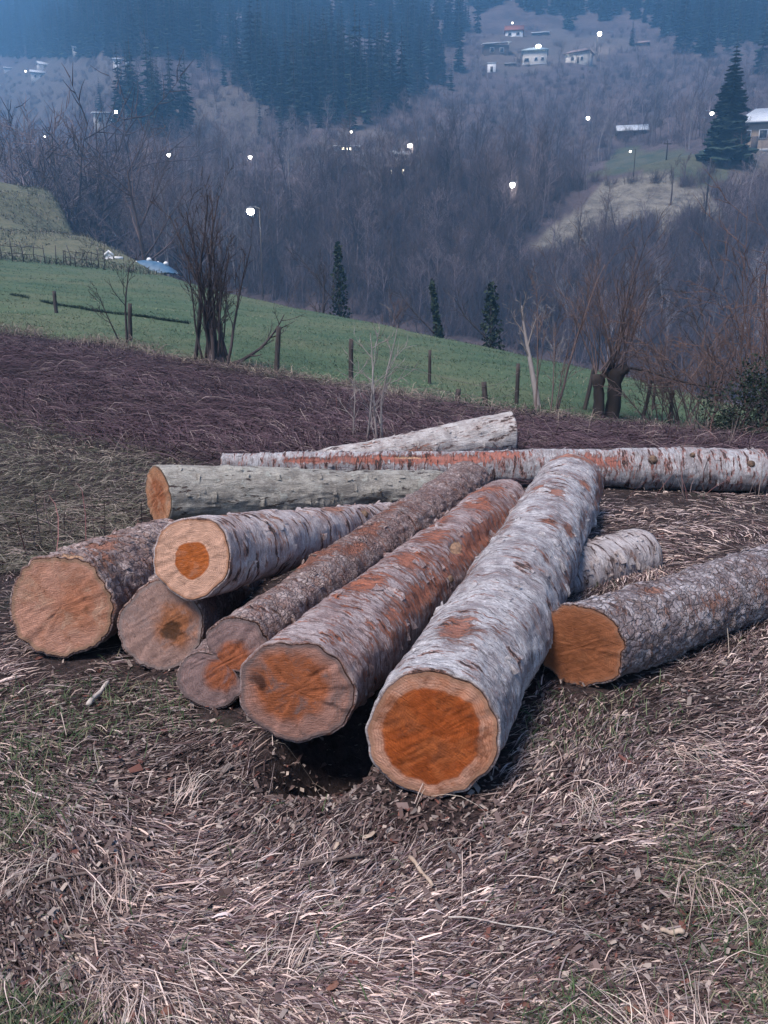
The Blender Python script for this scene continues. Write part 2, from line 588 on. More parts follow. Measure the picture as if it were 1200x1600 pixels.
    if gouge:
        gs = nd(nt, 'TexNoise', {'Vector': scl(nt, p, (4.5, 4.5, 0.9) if lengthwise else (1.3, 1.3, 6.5)), 'Scale': 4.6, 'Detail': 6.0, 'Roughness': 0.62}).outputs[0]
        g0 = 0.70 - 0.08 * gouge
        col = mix(nt, mth(nt, 'MULTIPLY', mapr(nt, gs, g0 - 0.05, g0 - 0.02), slash), col, tuple(t * 0.8 for t in orange))
        gm = mapr(nt, gs, g0, g0 + 0.025)
        col = mix(nt, gm, col, inner)
        h = mth(nt, 'SUBTRACT', h, mth(nt, 'MULTIPLY', gm, 1.1))
    if lichen:
        lm = mapr(nt, noise(nt, p, 11, 6, 0.7), 0.57, 0.63)
        col = mix(nt, mth(nt, 'MULTIPLY', lm, lichen), col, (0.42, 0.43, 0.40))
    wd = attr(nt, 'peel').outputs['Fac']
    wm = mapr(nt, mth(nt, 'ADD', wd, mth(nt, 'MULTIPLY', sn, 0.9)), 0.98, 1.04)
    col = mix(nt, wm, col, (0.55, 0.33, 0.21))
    h = mth(nt, 'SUBTRACT', h, mth(nt, 'MULTIPLY', wm, 0.7))
    rim = attr(nt, 'rim').outputs['Fac']
    col = mix(nt, rim, col, (0.13, 0.05, 0.03))
    col = mix(nt, mapr(nt, fine, 0.35, 0.65, 0, 0.35), col, tuple(t * 0.55 for t in mid))
    nt.links.new(col, b.inputs['Base Color'])
    h = mth(nt, 'ADD', h, mth(nt, 'MULTIPLY', fine, 0.5))
    bump(nt, b, h, 1.0, bumpd)
    b.inputs['Roughness'].default_value = 0.75
    return m


def cut_mat(name, sap, heart, rim, hc=(0, 0), hr=0.5, soft=0.03, mottle=0.4, mott_c=(0.2, 0.16, 0.15), saw=0.3, saw_ang=20, ring_n=24,
            dark_c=None, dark_pos=(0, 0), dark_r=0.2, rim_w=0.93, warp=0.12, blot=None):
    m, nt, b = mat_new(name)
    uv = attr(nt, 'face').outputs['Vector']       # across the cut, 1 at the bark
    wv = nd(nt, 'TexNoise', {'Vector': uv, 'Scale': 2.2, 'Detail': 4.0}).outputs['Color']
    wv = nd(nt, 'VectorMath', {0: wv, 1: (0.5, 0.5, 0.5)}, operation='SUBTRACT').outputs[0]
    p = nd(nt, 'VectorMath', {0: wv, 1: (warp * 2, warp * 2, 0), 2: uv}, operation='MULTIPLY_ADD').outputs[0]
    q = nd(nt, 'VectorMath', {0: p, 1: (hc[0], hc[1], 0)}, operation='SUBTRACT').outputs[0]
    r = nd(nt, 'VectorMath', {0: q}, operation='LENGTH').outputs['Value']
    n1 = noise(nt, uv, 3.4, 8, 0.72)
    n2 = noise(nt, uv, 14, 5, 0.7)
    hm = mapr(nt, r, hr + soft, hr - soft)
    hcol = mix(nt, mapr(nt, n1, 0.3, 0.7), tuple(t * 0.62 for t in heart), tuple(min(1, t * 1.18) for t in heart))
    scol = mix(nt, mapr(nt, n1, 0.3, 0.7), tuple(t * 0.8 for t in sap), tuple(min(1, t * 1.1) for t in sap))
    col = mix(nt, hm, scol, hcol)
    if blot:
        bm = mapr(nt, noise(nt, uv, 1.6, 4, 0.6), 0.46, 0.6)
        col = mix(nt, mth(nt, 'MULTIPLY', bm, blot[3]), col, blot[:3])
    col = mix(nt, mth(nt, 'MULTIPLY', mapr(nt, noise(nt, uv, 2.1, 5, 0.7, 0.6), 0.48, 0.66), mottle), col, mott_c)
    rings = nd(nt, 'Math', {0: mth(nt, 'MULTIPLY', r, ring_n * 6.283)}, operation='SINE').outputs[0]
    rings = mapr(nt, rings, 0.2, 1.0)
    col = mix(nt, mth(nt, 'MULTIPLY', rings, 0.34), col, tuple(t * 0.55 for t in heart))
    if dark_c:
        dq = nd(nt, 'VectorMath', {0: p, 1: (dark_pos[0], dark_pos[1], 0)}, operation='SUBTRACT').outputs[0]
        dr = nd(nt, 'VectorMath', {0: dq}, operation='LENGTH').outputs['Value']
        dm = mapr(nt, mth(nt, 'ADD', dr, mth(nt, 'MULTIPLY', n1, 0.25)), dark_r + 0.2, dark_r + 0.06)
        col = mix(nt, mth(nt, 'MULTIPLY', dm, 0.85), col, dark_c)
    # drying checks running out from the pith
    sep = nd(nt, 'SeparateXYZ', {0: q})
    ang = nd(nt, 'Math', {0: sep.outputs[1], 1: sep.outputs[0]}, operation='ARCTAN2').outputs[0]
    cv = nd(nt, 'CombineXYZ', {0: mth(nt, 'MULTIPLY', ang, 5.0), 1: mth(nt, 'MULTIPLY', r, 0.7)}).outputs[0]
    ck = mapr(nt, noise(nt, cv, 1.7, 5, 0.75), 0.70, 0.73)
    col = mix(nt, mth(nt, 'MULTIPLY', ck, 0.12), col, tuple(t * 0.4 for t in heart))
    # saw lines
    rv = nd(nt, 'VectorRotate', {'Vector': uv, 'Angle': R(saw_ang)}, rotation_type='Z_AXIS').outputs[0]
    sw = noise(nt, scl(nt, rv, (0.7, 16, 1)), 3.2, 7, 0.75)
    swm = mapr(nt, sw, 0.53, 0.66)
    br_ = nd(nt, 'VectorMath', {0: col, 'Scale': 1.6}, operation='SCALE').outputs[0]
    col = mix(nt, mth(nt, 'MULTIPLY', swm, saw), col, br_)
    swd = mapr(nt, sw, 0.45, 0.34)
    dk_ = nd(nt, 'VectorMath', {0: col, 'Scale': 0.45}, operation='SCALE').outputs[0]
    col = mix(nt, mth(nt, 'MULTIPLY', swd, saw), col, dk_)
    n2k = nd(nt, 'VectorMath', {0: col, 'Scale': 0.6}, operation='SCALE').outputs[0]
    col = mix(nt, mapr(nt, n2, 0.40, 0.7, 0, 0.5), col, n2k)
    sm_ = noise(nt, scl(nt, rv, (1.2, 3.2, 1)), 2.6, 8, 0.78, 0.9)
    dk = nd(nt, 'VectorMath', {0: col, 'Scale': 0.42}, operation='SCALE').outputs[0]
    col = mix(nt, mapr(nt, sm_, 0.54, 0.66, 0, 0.7), col, dk)
    lt = nd(nt, 'VectorMath', {0: col, 'Scale': 1.55}, operation='SCALE').outputs[0]
    col = mix(nt, mapr(nt, sm_, 0.44, 0.33, 0, 0.7), col, lt)
    # bark-side rim
    ln = nd(nt, 'VectorMath', {0: uv}, operation='LENGTH').outputs['Value']
    rm = mapr(nt, mth(nt, 'ADD', ln, mth(nt, 'MULTIPLY', n2, 0.06)), rim_w, rim_w + 0.07)
    col = mix(nt, mth(nt, 'MULTIPLY', rm, 0.75), col, rim)
    col = nd(nt, 'VectorMath', {0: col, 'Scale': 1.2}, operation='SCALE').outputs[0]
    nt.links.new(col, b.inputs['Base Color'])
    h = mth(nt, 'ADD', mth(nt, 'ADD', mth(nt, 'ADD', sw, sm_), mth(nt, 'MULTIPLY', n2, 0.5)), mth(nt, 'MULTIPLY', ck, -0.08))
    bump(nt, b, h, 0.9, 0.009)
    b.inputs['Specular IOR Level'].default_value = 0.08
    b.inputs['Roughness'].default_value = 0.75
    return m


LOGS = []


def log(label, A, B, ra, rb, bark, cut, cut_far=None, nth=128, step=0.014, lump=0.02, groove=0.004, gfreq=60.0, seed=0,
        patches=(), peels=(), squash=(1.0, 1.0), twist=0.0, prof=None, tilt=(0, 0), bow=0.0, flare=0.0, knots=(), scales=0.0, lengthwise=False, far_tilt=(0, 0), flakes=130):
    """A near end centre, B far end centre; angles run from the top towards the viewer's right"""
    A, B = Vector(A), Vector(B)
    LOGS.append((A.x, A.y, B.x, B.y, max(ra, rb)))
    Zl = (B - A); L = Zl.length; Zl.normalize()
    Xl = Vector((0, 0, 1)).cross(Zl); Xl.normalize()      # to the left seen along the log
    Yl = Zl.cross(Xl)
    M = Matrix((Xl, Yl, Zl)).transposed()
    root = empty('felled_log', A, M.to_euler())
    tag(root, label, 'log', 'felled logs in the pile')
    nz = max(40, int(L / step))
    th = np.arange(nth) * 2 * np.pi / nth
    t = np.linspace(0, 1, nz + 1)
    TH, T = np.meshgrid(th, t)
    ux, uy = -np.sin(TH), np.cos(TH)
    s = T * L
    base = ra + (rb - ra) * T + flare * np.exp(-s / 0.12) + flare * 0.6 * np.exp(-(L - s) / 0.10)
    r = base.copy()
    if prof is not None: r = r * prof(TH, T)
    cx, cyy = ux * base, uy * base
    r = r + lump * fbm(cx * 5, cyy * 5, s * 2.2, seed, 3)
    if lengthwise:
        g = fbm(cx * gfreq, cyy * gfreq, s * gfreq * 0.12, seed + 50, 3)
    else:
        g = fbm(cx * gfreq * 0.16, cyy * gfreq * 0.16, (s + 0.35 * cx) * gfreq, seed + 50, 3)
    r = r + 1.6 * groove * g + lump * 0.6 * fbm(cx * 13, cyy * 13, s * 8, seed + 30, 3)
    if scales:
        r = r + scales * np.abs(fbm(cx * 26, cyy * 26, s * 19, seed + 90, 2)) * 1.6
    scr = np.zeros_like(TH)
    for (ang, f, wa, ws, k) in patches:
        da = (TH - R(ang) + np.pi) % (2 * np.pi) - np.pi
        e = (da / R(wa)) ** 2 + ((T - f) / ws) ** 2
        scr = np.maximum(scr, k * np.exp(-e))
    pl = np.zeros_like(TH)
    for (ang, f, wa, ws, k) in peels:
        da = (TH - R(ang) + np.pi) % (2 * np.pi) - np.pi
        e = (da / R(wa)) ** 2 + ((T - f) / ws) ** 2
        pl = np.maximum(pl, k * np.exp(-e))
    r = r - 0.008 * S(scr, 0.4, 0.8) - 0.012 * S(pl, 0.3, 0.6)
    X, Y = ux * r * squash[0], uy * r * squash[1]
    Zc = s + bow * 0
    X = X + 0.022 * np.sin(np.pi * T) * vn(T * 2.3, seed * 1.7, 0, 5)
    Y = Y + bow * np.sin(np.pi * T)
    # slightly slanted saw cuts
    Zc = Zc + (tilt[0] * X + tilt[1] * Y) * (1 - T) ** 8 + (far_tilt[0] * X + far_tilt[1] * Y) * T ** 8
    # ragged bark edge at the near cut
    Zc[0] += 0.006 * vn(th * 6, 0.5, 0, seed + 3)
    V = np.stack([X, Y, Zc], -1).reshape(-1, 3)
    n = nz + 1
    i, j = np.meshgrid(np.arange(n - 1), np.arange(nth), indexing='ij')
    j2 = (j + 1) % nth
    q = np.stack([i * nth + j, i * nth + j2, (i + 1) * nth + j2, (i + 1) * nth + j], -1).reshape(-1, 4)
    att = {'scrape': scr.ravel(), 'peel': pl.ravel(), 'rim': np.zeros(V.shape[0])}
    # bark thickness at both ends
    N0 = len(V)
    rim_in = 0.95
    near = np.stack([X[0] * rim_in, Y[0] * rim_in, Zc[0] + 0.002], -1)
    far = np.stack([X[-1] * rim_in, Y[-1] * rim_in, Zc[-1] - 0.002], -1)
    V = np.vstack([V, near, far])
    k = np.arange(nth); k2 = (k + 1) % nth
    q = np.vstack([q, np.stack([k, N0 + k, N0 + k2, k2], -1), np.stack([nz * nth + k, nz * nth + k2, N0 + nth + k2, N0 + nth + k], -1)])
    for kk in att: att[kk] = np.concatenate([att[kk], np.zeros(2 * nth)])
    att['rim'][N0:] = 1.0
    ob = link('bark', mesh_np('bark', V, [q], True, att, [bark]), root)

    def face(Xe, Ye, Ze, mat, sgn, nm):
        nr = 26
        f = np.linspace(0, 1, nr + 1)[1:]
        fx = f[:, None] * Xe[None, :] * 0.953
        fy = f[:, None] * Ye[None, :] * 0.953
        zc = np.mean(Ze)
        fz = zc + (Ze[None, :] - zc) * f[:, None] + sgn * 0.003 - sgn * 0.0
        dd = 0.004 * fbm(fx * 18, fy * 18, 0, seed + 7, 3) + 0.0018 * vn((fx * 0.5 + fy * 0.86) * 160, (fx * 0.86 - fy * 0.5) * 12, 0, seed + 8)
        fz = fz + dd * np.minimum(1, (1 - f[:, None]) * 8)
        VV = np.vstack([np.stack([fx, fy, fz], -1).reshape(-1, 3), [[0, np.mean(Ye) * 0, zc]]])
        a, b_ = np.meshgrid(np.arange(nr - 1), np.arange(nth), indexing='ij')
        b2 = (b_ + 1) % nth
        qq = np.stack([a * nth + b_, a * nth + b2, (a + 1) * nth + b2, (a + 1) * nth + b_], -1).reshape(-1, 4)
        tt = np.stack([np.full(nth, nr * nth), k2, k], -1)
        if sgn < 0:
            qq = qq[:, ::-1]; tt = tt[:, ::-1]
        ang = np.arctan2(Xe, Ye)
        fc = np.zeros((len(VV), 4))
        fc[:-1, 0] = (f[:, None] * (-Xe / np.hypot(Xe, Ye))[None, :]).ravel()
        fc[:-1, 1] = (f[:, None] * (Ye / np.hypot(Xe, Ye))[None, :]).ravel()
        me = mesh_np(nm, VV, [qq, tt], True, None, [mat])
        av = me.attributes.new('face', 'FLOAT_VECTOR', 'POINT')
        av.data.foreach_set('vector', np.ascontiguousarray(fc[:, :3], dtype=np.float32).ravel())
        return link(nm, me, root)

    face(X[0], Y[0], Zc[0], cut, -1, 'cut_face')
    face(X[-1], Y[-1], Zc[-1], cut_far or cut, 1, 'cut_face')
    if flakes:
        fr = np.random.RandomState(seed + 900)
        nf = flakes
        fi = fr.randint(6, nz - 4, nf); fj = fr.randint(0, nth, nf)
        FV, FQ = [], []
        for c in range(nf):
            i0, j0 = fi[c], fj[c]
            wj = fr.randint(3, 9); wi = fr.randint(1, 4); lift = fr.uniform(0.005, 0.019)
            b0 = len(FV)
            for a_ in range(3):
                for b_ in range(4):
                    jj = (j0 + int(round(wj * b_ / 3))) % nth; ii = min(i0 + int(round(wi * a_ / 2)) , nz)
                    o_ = np.array([X[ii, jj], Y[ii, jj], Zc[ii, jj] + fr.normal(0, .004)])
                    rad_ = np.hypot(o_[0], o_[1])
                    up = 0.001 + lift * (a_ / 2) ** 1.5 * (0.5 + 0.5 * math.sin(b_ * 1.1 + c)) + fr.uniform(0, .002)
                    o_[0] *= 1 + up / rad_; o_[1] *= 1 + up / rad_
                    FV.append(o_)
            for a_ in range(2):
                for b_ in range(3):
                    FQ.append([b0 + a_ * 4 + b_, b0 + a_ * 4 + b_ + 1, b0 + a_ * 4 + b_ + 5, b0 + a_ * 4 + b_ + 4])
        tag(link('loose_bark', mesh_np('loose_bark', np.array(FV), [np.array(FQ)], False, None, [bark]), root), kind='stuff')
    for (ang, f, kr) in knots:
        rr = ra + (rb - ra) * f
        kb = MB()
        d = np.array([-math.sin(R(ang)), math.cos(R(ang)), 0.25]); d /= np.linalg.norm(d)
        c = np.array([-math.sin(R(ang)) * rr, math.cos(R(ang)) * rr, f * L])
        kb.tube([c - d * 0.03, c + d * 0.004, c + d * 0.018, c + d * 0.022], [kr * 1.7, kr * 1.35, kr, kr * 0.6], 12, True)
        kb.build('knot', M_knot, root, smooth=True)
    return root


M_knot = vary_mat('branch_knot', (0.05, 0.035, 0.03), (0.2, 0.13, 0.09), 30, 0.9, 0.004)
GREY, LGREY, DGREY = (0.29, 0.255, 0.275), (0.62, 0.605, 0.64), (0.05, 0.034, 0.038)
ORANGE = (0.40, 0.125, 0.055)
B_main = bark_mat('wrinkled_silver_bark', LGREY, GREY, DGREY, ORANGE, ring=0.95, ring_scale=105, scrape=0.54, gouge=0.85)
B_second = bark_mat('wrinkled_rusty_bark', (0.47, 0.40, 0.41), (0.26, 0.18, 0.18), (0.04, 0.02, 0.02), (0.42, 0.12, 0.05), ring=1.0, ring_scale=95, scrape=0.64, gouge=0.65, slash=.9)
B_scaly = bark_mat('dark_scaly_bark', (0.52, 0.43, 0.42), (0.29, 0.20, 0.195), (0.045, 0.025, 0.025), (0.38, 0.13, 0.07), ring=0.7, ring_scale=80, plate=0.8, plate_scale=(52, 52, 36), scrape=0.62, gouge=0.6)
B_plates = bark_mat('grey_plated_bark', (0.56, 0.52, 0.55), (0.27, 0.215, 0.23), (0.045, 0.03, 0.033), (0.34, 0.14, 0.085), ring=0.7, ring_scale=80, plate=1.0, plate_scale=(38, 38, 27), scrape=0.42, gouge=0.75)
B_smooth = bark_mat('smooth_pale_bark', (0.56, 0.51, 0.525), (0.35, 0.28, 0.285), (0.06, 0.035, 0.033), (0.42, 0.16, 0.08), ring=0.6, ring_scale=60, scrape=0.5, gouge=1.45)
B_green = bark_mat('greenish_grey_bark', (0.44, 0.42, 0.385), (0.24, 0.22, 0.20), (0.06, 0.05, 0.045), (0.3, 0.16, 0.09), ring=0.55, ring_scale=80, scrape=0.0, gouge=1.1, slash=.0, lichen=0.8, lengthwise=True)
B_strip = bark_mat('torn_silver_bark', (0.45, 0.45, 0.485), (0.26, 0.235, 0.25), (0.05, 0.032, 0.032), (0.40, 0.095, 0.045), ring=0.7, ring_scale=55, scrape=0.52, gouge=1.4)
B_white = bark_mat('cracked_whitish_bark', (0.54, 0.515, 0.52), (0.36, 0.325, 0.325), (0.09, 0.06, 0.055), (0.42, 0.14, 0.07), ring=0.7, ring_scale=60, scrape=0.42, gouge=1.35, slash=.3, lengthwise=True)
B_short = bark_mat('pale_bark_with_dark_marks', (0.50, 0.47, 0.49), (0.33, 0.29, 0.30), (0.05, 0.035, 0.036), (0.3, 0.13, 0.08), ring=0.7, ring_scale=50, scrape=0.35, gouge=1.6, slash=.3)
B_left = bark_mat('rough_brown_bark', (0.52, 0.43, 0.42), (0.27, 0.185, 0.18), (0.04, 0.024, 0.024), (0.42, 0.17, 0.10), ring=0.75, ring_scale=70, plate=0.75, plate_scale=(30, 30, 22), scrape=0.58, gouge=0.65)

C_main = cut_mat('cut_wide_heart', (0.46, 0.255, 0.185), (0.31, 0.074, 0.02), (0.27, 0.15, 0.10), hc=(-0.03, -0.02), hr=0.77, soft=0.035, mottle=0.7, mott_c=(0.13, 0.042, 0.02), saw=0.3, blot=(0.36, 0.12, 0.045, .45), saw_ang=35)
C_second = cut_mat('cut_stained', (0.32, 0.18, 0.15), (0.32, 0.105, 0.048), (0.13, 0.10, 0.10), hc=(-0.1, 0.12), hr=0.70, soft=0.14, mottle=0.85, mott_c=(0.15, 0.105, 0.10), saw=0.5, saw_ang=-8, warp=0.2, dark_c=(0.045, 0.02, 0.015), dark_pos=(-0.62, 0.12), dark_r=0.14)
C_fork = cut_mat('cut_forked', (0.28, 0.195, 0.19), (0.36, 0.12, 0.06), (0.14, 0.11, 0.11), hc=(0.15, -0.1), hr=0.55, soft=0.1, mottle=0.6, mott_c=(0.19, 0.14, 0.15), saw=0.3, saw_ang=70, warp=0.22)
C_top = cut_mat('cut_small_round_heart', (0.53, 0.325, 0.245), (0.37, 0.105, 0.03), (0.28, 0.14, 0.085), hc=(0.02, -0.06), hr=0.46, soft=0.02, mottle=0.3, mott_c=(0.37, 0.235, 0.18), saw=0.2, saw_ang=5, warp=0.07, rim_w=0.95)
C_left = cut_mat('cut_broad_sawn', (0.41, 0.22, 0.165), (0.36, 0.15, 0.09), (0.2, 0.13, 0.09), hc=(0.35, 0.05), hr=0.45, soft=0.3, mottle=0.5, mott_c=(0.40, 0.28, 0.21), saw=0.8, saw_ang=-20, warp=0.25, dark_c=(0.12, 0.055, 0.03), dark_pos=(0.5, -0.02), dark_r=0.05, blot=(0.26, 0.115, 0.07, .6))
C_low = cut_mat('cut_weathered_rotten_heart', (0.32, 0.21, 0.185), (0.32, 0.13, 0.065), (0.19, 0.155, 0.15), hc=(0.35, 0.0), hr=0.5, soft=0.2, mottle=0.6, mott_c=(0.23, 0.18, 0.175), saw=0.2, saw_ang=60, warp=0.3, dark_c=(0.05, 0.027, 0.016), dark_pos=(0.28, -0.1), dark_r=0.24)
C_back = cut_mat('cut_brown_split', (0.34, 0.17, 0.10), (0.27, 0.10, 0.05), (0.2, 0.12, 0.08), hc=(0, 0), hr=0.6, soft=0.2, mottle=0.6, mott_c=(0.34, 0.22, 0.155), saw=0.45, saw_ang=80, warp=0.25)
C_right = cut_mat('cut_even_orange', (0.25, 0.098, 0.05), (0.205, 0.076, 0.036), (0.22, 0.11, 0.07), hc=(0, 0), hr=0.7, soft=0.3, mottle=0.35, mott_c=(0.16, 0.075, 0.04), saw=0.25, saw_ang=10, dark_c=(0.08, 0.03, 0.016), dark_pos=(0.05, -0.05), dark_r=0.03)
C_pale = cut_mat('cut_pale_end', (0.42, 0.31, 0.25), (0.36, 0.24, 0.18), (0.3, 0.2, 0.15), hr=0.5, soft=0.2)


def fork(TH, T):
    # two stems grown together at the near end, round further up
    w = 1 - S(T, 0.05, 0.6)
    c = np.cos(2 * (TH - R(38)))
    pinch = np.exp(-((((TH - R(38)) % np.pi) - np.pi / 2) / 0.26) ** 2)
    return 1 + w * (0.28 * c - 0.35 * pinch)


def on(u, v, d):
    return at(u, v, d)


log('long silver log with wide dark orange heartwood, its big cut end lowest in the pile', on(679, 1147, 2.40), on(891, 757, 5.75), 0.212, 0.245, B_main, C_main, seed=1, nth=168, step=0.0125,
    lump=0.022, groove=0.0045, gfreq=75, flare=0.0, tilt=(-0.22, 0.12),
    patches=[(-8, 0.10, 16, 0.035, 1.0), (30, 0.12, 10, 0.02, .5), (48, 0.52, 13, 0.02, .9), (20, 0.5, 12, 0.02, .9), (35, 0.36, 10, .02, .5), (8, 0.66, 16, 0.022, .95), (-22, 0.70, 20, 0.03, .7), (40, 0.8, 14, 0.02, .9),
             (82, 0.95, 30, 0.06, 1.0), (78, 0.85, 12, 0.06, .9), (70, 0.62, 10, 0.08, .45), (-40, 0.5, 14, 0.05, .5), (80, 0.4, 16, 0.05, .6), (0, 0.98, 60, 0.02, .9), (-60, 0.3, 20, .06, .5)])
log('rusty streaked log with a stained brown end, second from front beside the biggest log', on(463, 1079, 2.66), on(785, 792, 5.1), 0.194, 0.19, B_second, C_second, seed=2, nth=152, step=0.013,
    lump=0.022, groove=0.005, gfreq=75, patches=[(-6, 0.22, 28, 0.05, .75), (14, 0.35, 26, 0.05, .75), (0, 0.5, 30, 0.05, .7), (-25, 0.6, 24, 0.05, .7), (5, 0.74, 30, 0.05, .8), (-10, 0.88, 40, 0.06, .7), (60, .3, 24, .2, .6), (55, .6, 24, .25, .7)],
    peels=[(42, 0.50, 13, 0.035, 1.0)], tilt=(-0.28, 0.06), knots=[(70, 0.4, 0.016)])
log('dark scaly log with a forked twin-lobed cut end beside the stained end', on(351, 1036, 2.92), on(734, 752, 5.8), 0.165, 0.16, B_scaly, C_fork, seed=3, nth=128, prof=fork, scales=0.010, lump=0.02, groove=0.003,
    patches=[(-5, 0.25, 25, 0.06, .8), (10, 0.4, 25, .06, .7), (-15, .55, 20, .05, .7), (30, .3, 10, .04, .9)], tilt=(-0.3, 0.04))
log('pale log with a small round orange heart, lying on top of two others', on(301, 871, 3.18), on(612, 815, 5.25), 0.172, 0.130, B_smooth, C_top, seed=4, lump=0.02, groove=0.004, gfreq=45,
    patches=[(-10, 0.12, 30, 0.06, .8), (20, 0.22, 15, .05, .6), (10, 0.55, 22, 0.06, .9), (-15, .4, 18, .05, .5), (30, .7, 20, .05, .7)], tilt=(-0.22, 0.06), knots=[(45, 0.68, 0.02)])
log('thick brown log with a broad sawn end, furthest left in the pile', on(97, 947, 3.36), on(258, 868, 4.4), 0.232, 0.205, B_left, C_left, seed=5, scales=0.012, lump=0.022, groove=0.004,
    patches=[(10, 0.25, 20, 0.12, .8), (35, .12, 14, .08, .7), (-10, 0.5, 20, .1, .6)], peels=[(12, 0.0, 20, 0.05, .9), (40, 0.62, 12, 0.06, .9)], tilt=(-0.05, 0.04))
log('grey log with a rotten dark heart, wedged under the pale top log', on(253, 978, 3.27), on(372, 893, 4.5), 0.182, 0.165, B_left, C_low, seed=6, scales=0.008, lump=0.02, tilt=(-0.08, 0.05), squash=(0.97, 1.03))
log('greenish grey log with lichen and a narrow slanted brown end, behind the pile', on(247, 775, 5.45), on(690, 764, 6.25), 0.212, 0.150, B_green, C_back, seed=7, lump=0.024, groove=0.004, gfreq=50, lengthwise=True, tilt=(-0.3, -0.02), flare=0.004)
log('long torn log with an orange strip, lying crosswise behind the whole pile', on(349, 724, 6.95), on(1187, 735, 6.62), 0.092, 0.192, B_strip, C_pale, C_back, seed=8, lump=0.022, groove=0.004, gfreq=35,
    patches=[(58, 0.17, 16, 0.06, 1.1), (52, 0.3, 20, 0.1, 1.2), (50, 0.42, 24, 0.1, 1.2), (30, 0.52, 30, 0.06, .9), (55, 0.68, 24, 0.04, 1.0), (60, 0.72, 30, 0.04, .7), (60, 0.80, 30, .012, .5)],
    peels=[(40, 0.36, 10, 0.05, .75)], knots=[(50, 0.80, 0.028), (62, 0.97, 0.022), (35, 0.87, 0.015)])
log('whitish cracked log raised on the crosswise log, furthest back', on(440, 738, 7.2), on(797, 682, 7.9), 0.14, 0.243, B_white, C_pale, C_back, seed=9, lump=0.022, groove=0.003, gfreq=30, lengthwise=True,
    patches=[(75, 0.25, 16, 0.1, .9), (80, 0.55, 20, .1, .7), (20, .35, 10, .06, .6)], far_tilt=(0.2, 0.1))
log('grey plated log with an even orange brown end, on the right side', on(906, 1010, 3.13), on(1262, 882, 4.45), 0.170, 0.176, B_plates, C_right, seed=10, scales=0.012, lump=0.02, groove=0.003,
    patches=[(10, 0.22, 14, 0.05, .9), (60, .35, 20, .1, .6), (70, .6, 20, .1, .6)], tilt=(-0.36, 0.06))
log('short pale log with black slanting marks, half hidden behind the biggest log', on(852, 916, 4.28), on(1000, 866, 4.72), 0.168, 0.165, B_short, C_pale, seed=11, lump=0.01, groove=0.004, gfreq=40, patches=[(60, 0.7, 30, .1, .5)])

# ------------------------------------------------------------------ grasses and litter
M_strand = strand_mat('dry_blade')
M_leafy = strand_mat('withered_leaf', 0.7)


def strands(name, px, py, length, width, ang, arch, tint, seg=3, lift=0.006, curl=0.5, upright=None, seed=0):
    """bent blades, one ribbon each, lying on or rising from the ground"""
    n = len(px)
    rg = np.random.RandomState(seed + 500)
    t = np.linspace(0, 1, seg + 1)
    cv = rg.normal(0, curl, n)
    A = ang[:, None] + cv[:, None] * (t[None, :] - 0.3)
    up = np.zeros(n) if upright is None else upright
    st = length[:, None] / seg
    ch = np.cos(up)[:, None] * np.ones_like(A)
    dx, dy = np.cos(A) * st * ch, np.sin(A) * st * ch
    X = px[:, None] + np.concatenate([np.zeros((n, 1)), np.cumsum(dx[:, :-1], 1)], 1)
    Y = py[:, None] + np.concatenate([np.zeros((n, 1)), np.cumsum(dy[:, :-1], 1)], 1)
    Zb = gh(X, Y)
    rise = np.sin(up)[:, None] * length[:, None] * (t[None, :] - 0.35 * t[None, :] ** 2)
    wav = arch[:, None] * np.sin(np.pi * np.clip(t[None, :] * (0.8 + 0.4 * rg.rand(n))[:, None], 0, 1))
    Z = Zb + lift * (0.4 + 2.2 * rg.rand(n))[:, None] + wav + rise + (rg.normal(0, 1, (n, 1)) * length[:, None] * 0.05) * t[None, :]
    W = width[:, None] * (1 - 0.75 * t[None, :] ** 2) * 0.5
    roll = rg.uniform(-0.75, 0.75, n)[:, None]
    nx, ny, nz = -np.sin(A) * np.cos(roll), np.cos(A) * np.cos(roll), np.sin(roll) * np.ones_like(A)
    P = np.stack([X, Y, Z], -1)
    Nn = np.stack([nx, ny, nz], -1)
    V = np.stack([P - Nn * W[..., None], P + Nn * W[..., None]], 2).reshape(-1, 3)
    b = np.arange(n)[:, None] * (2 * (seg + 1)) + 2 * np.arange(seg)[None, :]
    q = np.stack([b, b + 1, b + 3, b + 2], -1).reshape(-1, 4)
    tc = np.repeat(tint, 2 * (seg + 1), axis=0)
    me = mesh_np(name, V, [q], False, {'tint': tc}, [M_strand])
    return tag(link(name, me), kind='stuff')


def pick(n, cols, w, seed, jit=0.18):
    rg = np.random.RandomState(seed)
    cols = np.asarray(cols, float)
    w = np.asarray(w, float)
    i = rg.choice(len(cols), n, p=w / w.sum())
    c = cols[i] * (1 + rg.normal(0, jit, (n, 1)))
    return np.concatenate([np.clip(c, 0.004, 0.8), np.ones((n, 1))], 1)


def screen_scatter(n, y0, y1, seed, power=1.0, marg=0.62, side=0.5):
    """ground points whose density falls with distance, a little wider than the view"""
    rg = np.random.RandomState(seed)
    u = rg.rand(n)
    k = power
    y = (y0 ** (-k) + u * (y1 ** (-k) - y0 ** (-k))) ** (-1 / k)
    x = (rg.rand(n) * 2 - 1) * (marg * y + side)
    return x, y


GAPS = [[hit(u, v) for u, v in ((180, 960), (330, 950), (470, 890), (430, 970), (330, 1010), (200, 1045))], [hit(u, v) for u, v in ((405, 1165), (545, 1075), (585, 1100), (570, 1180), (590, 1235), (500, 1243), (420, 1238))]]  # cleared of straw so near-black soil deepens the shade between logs


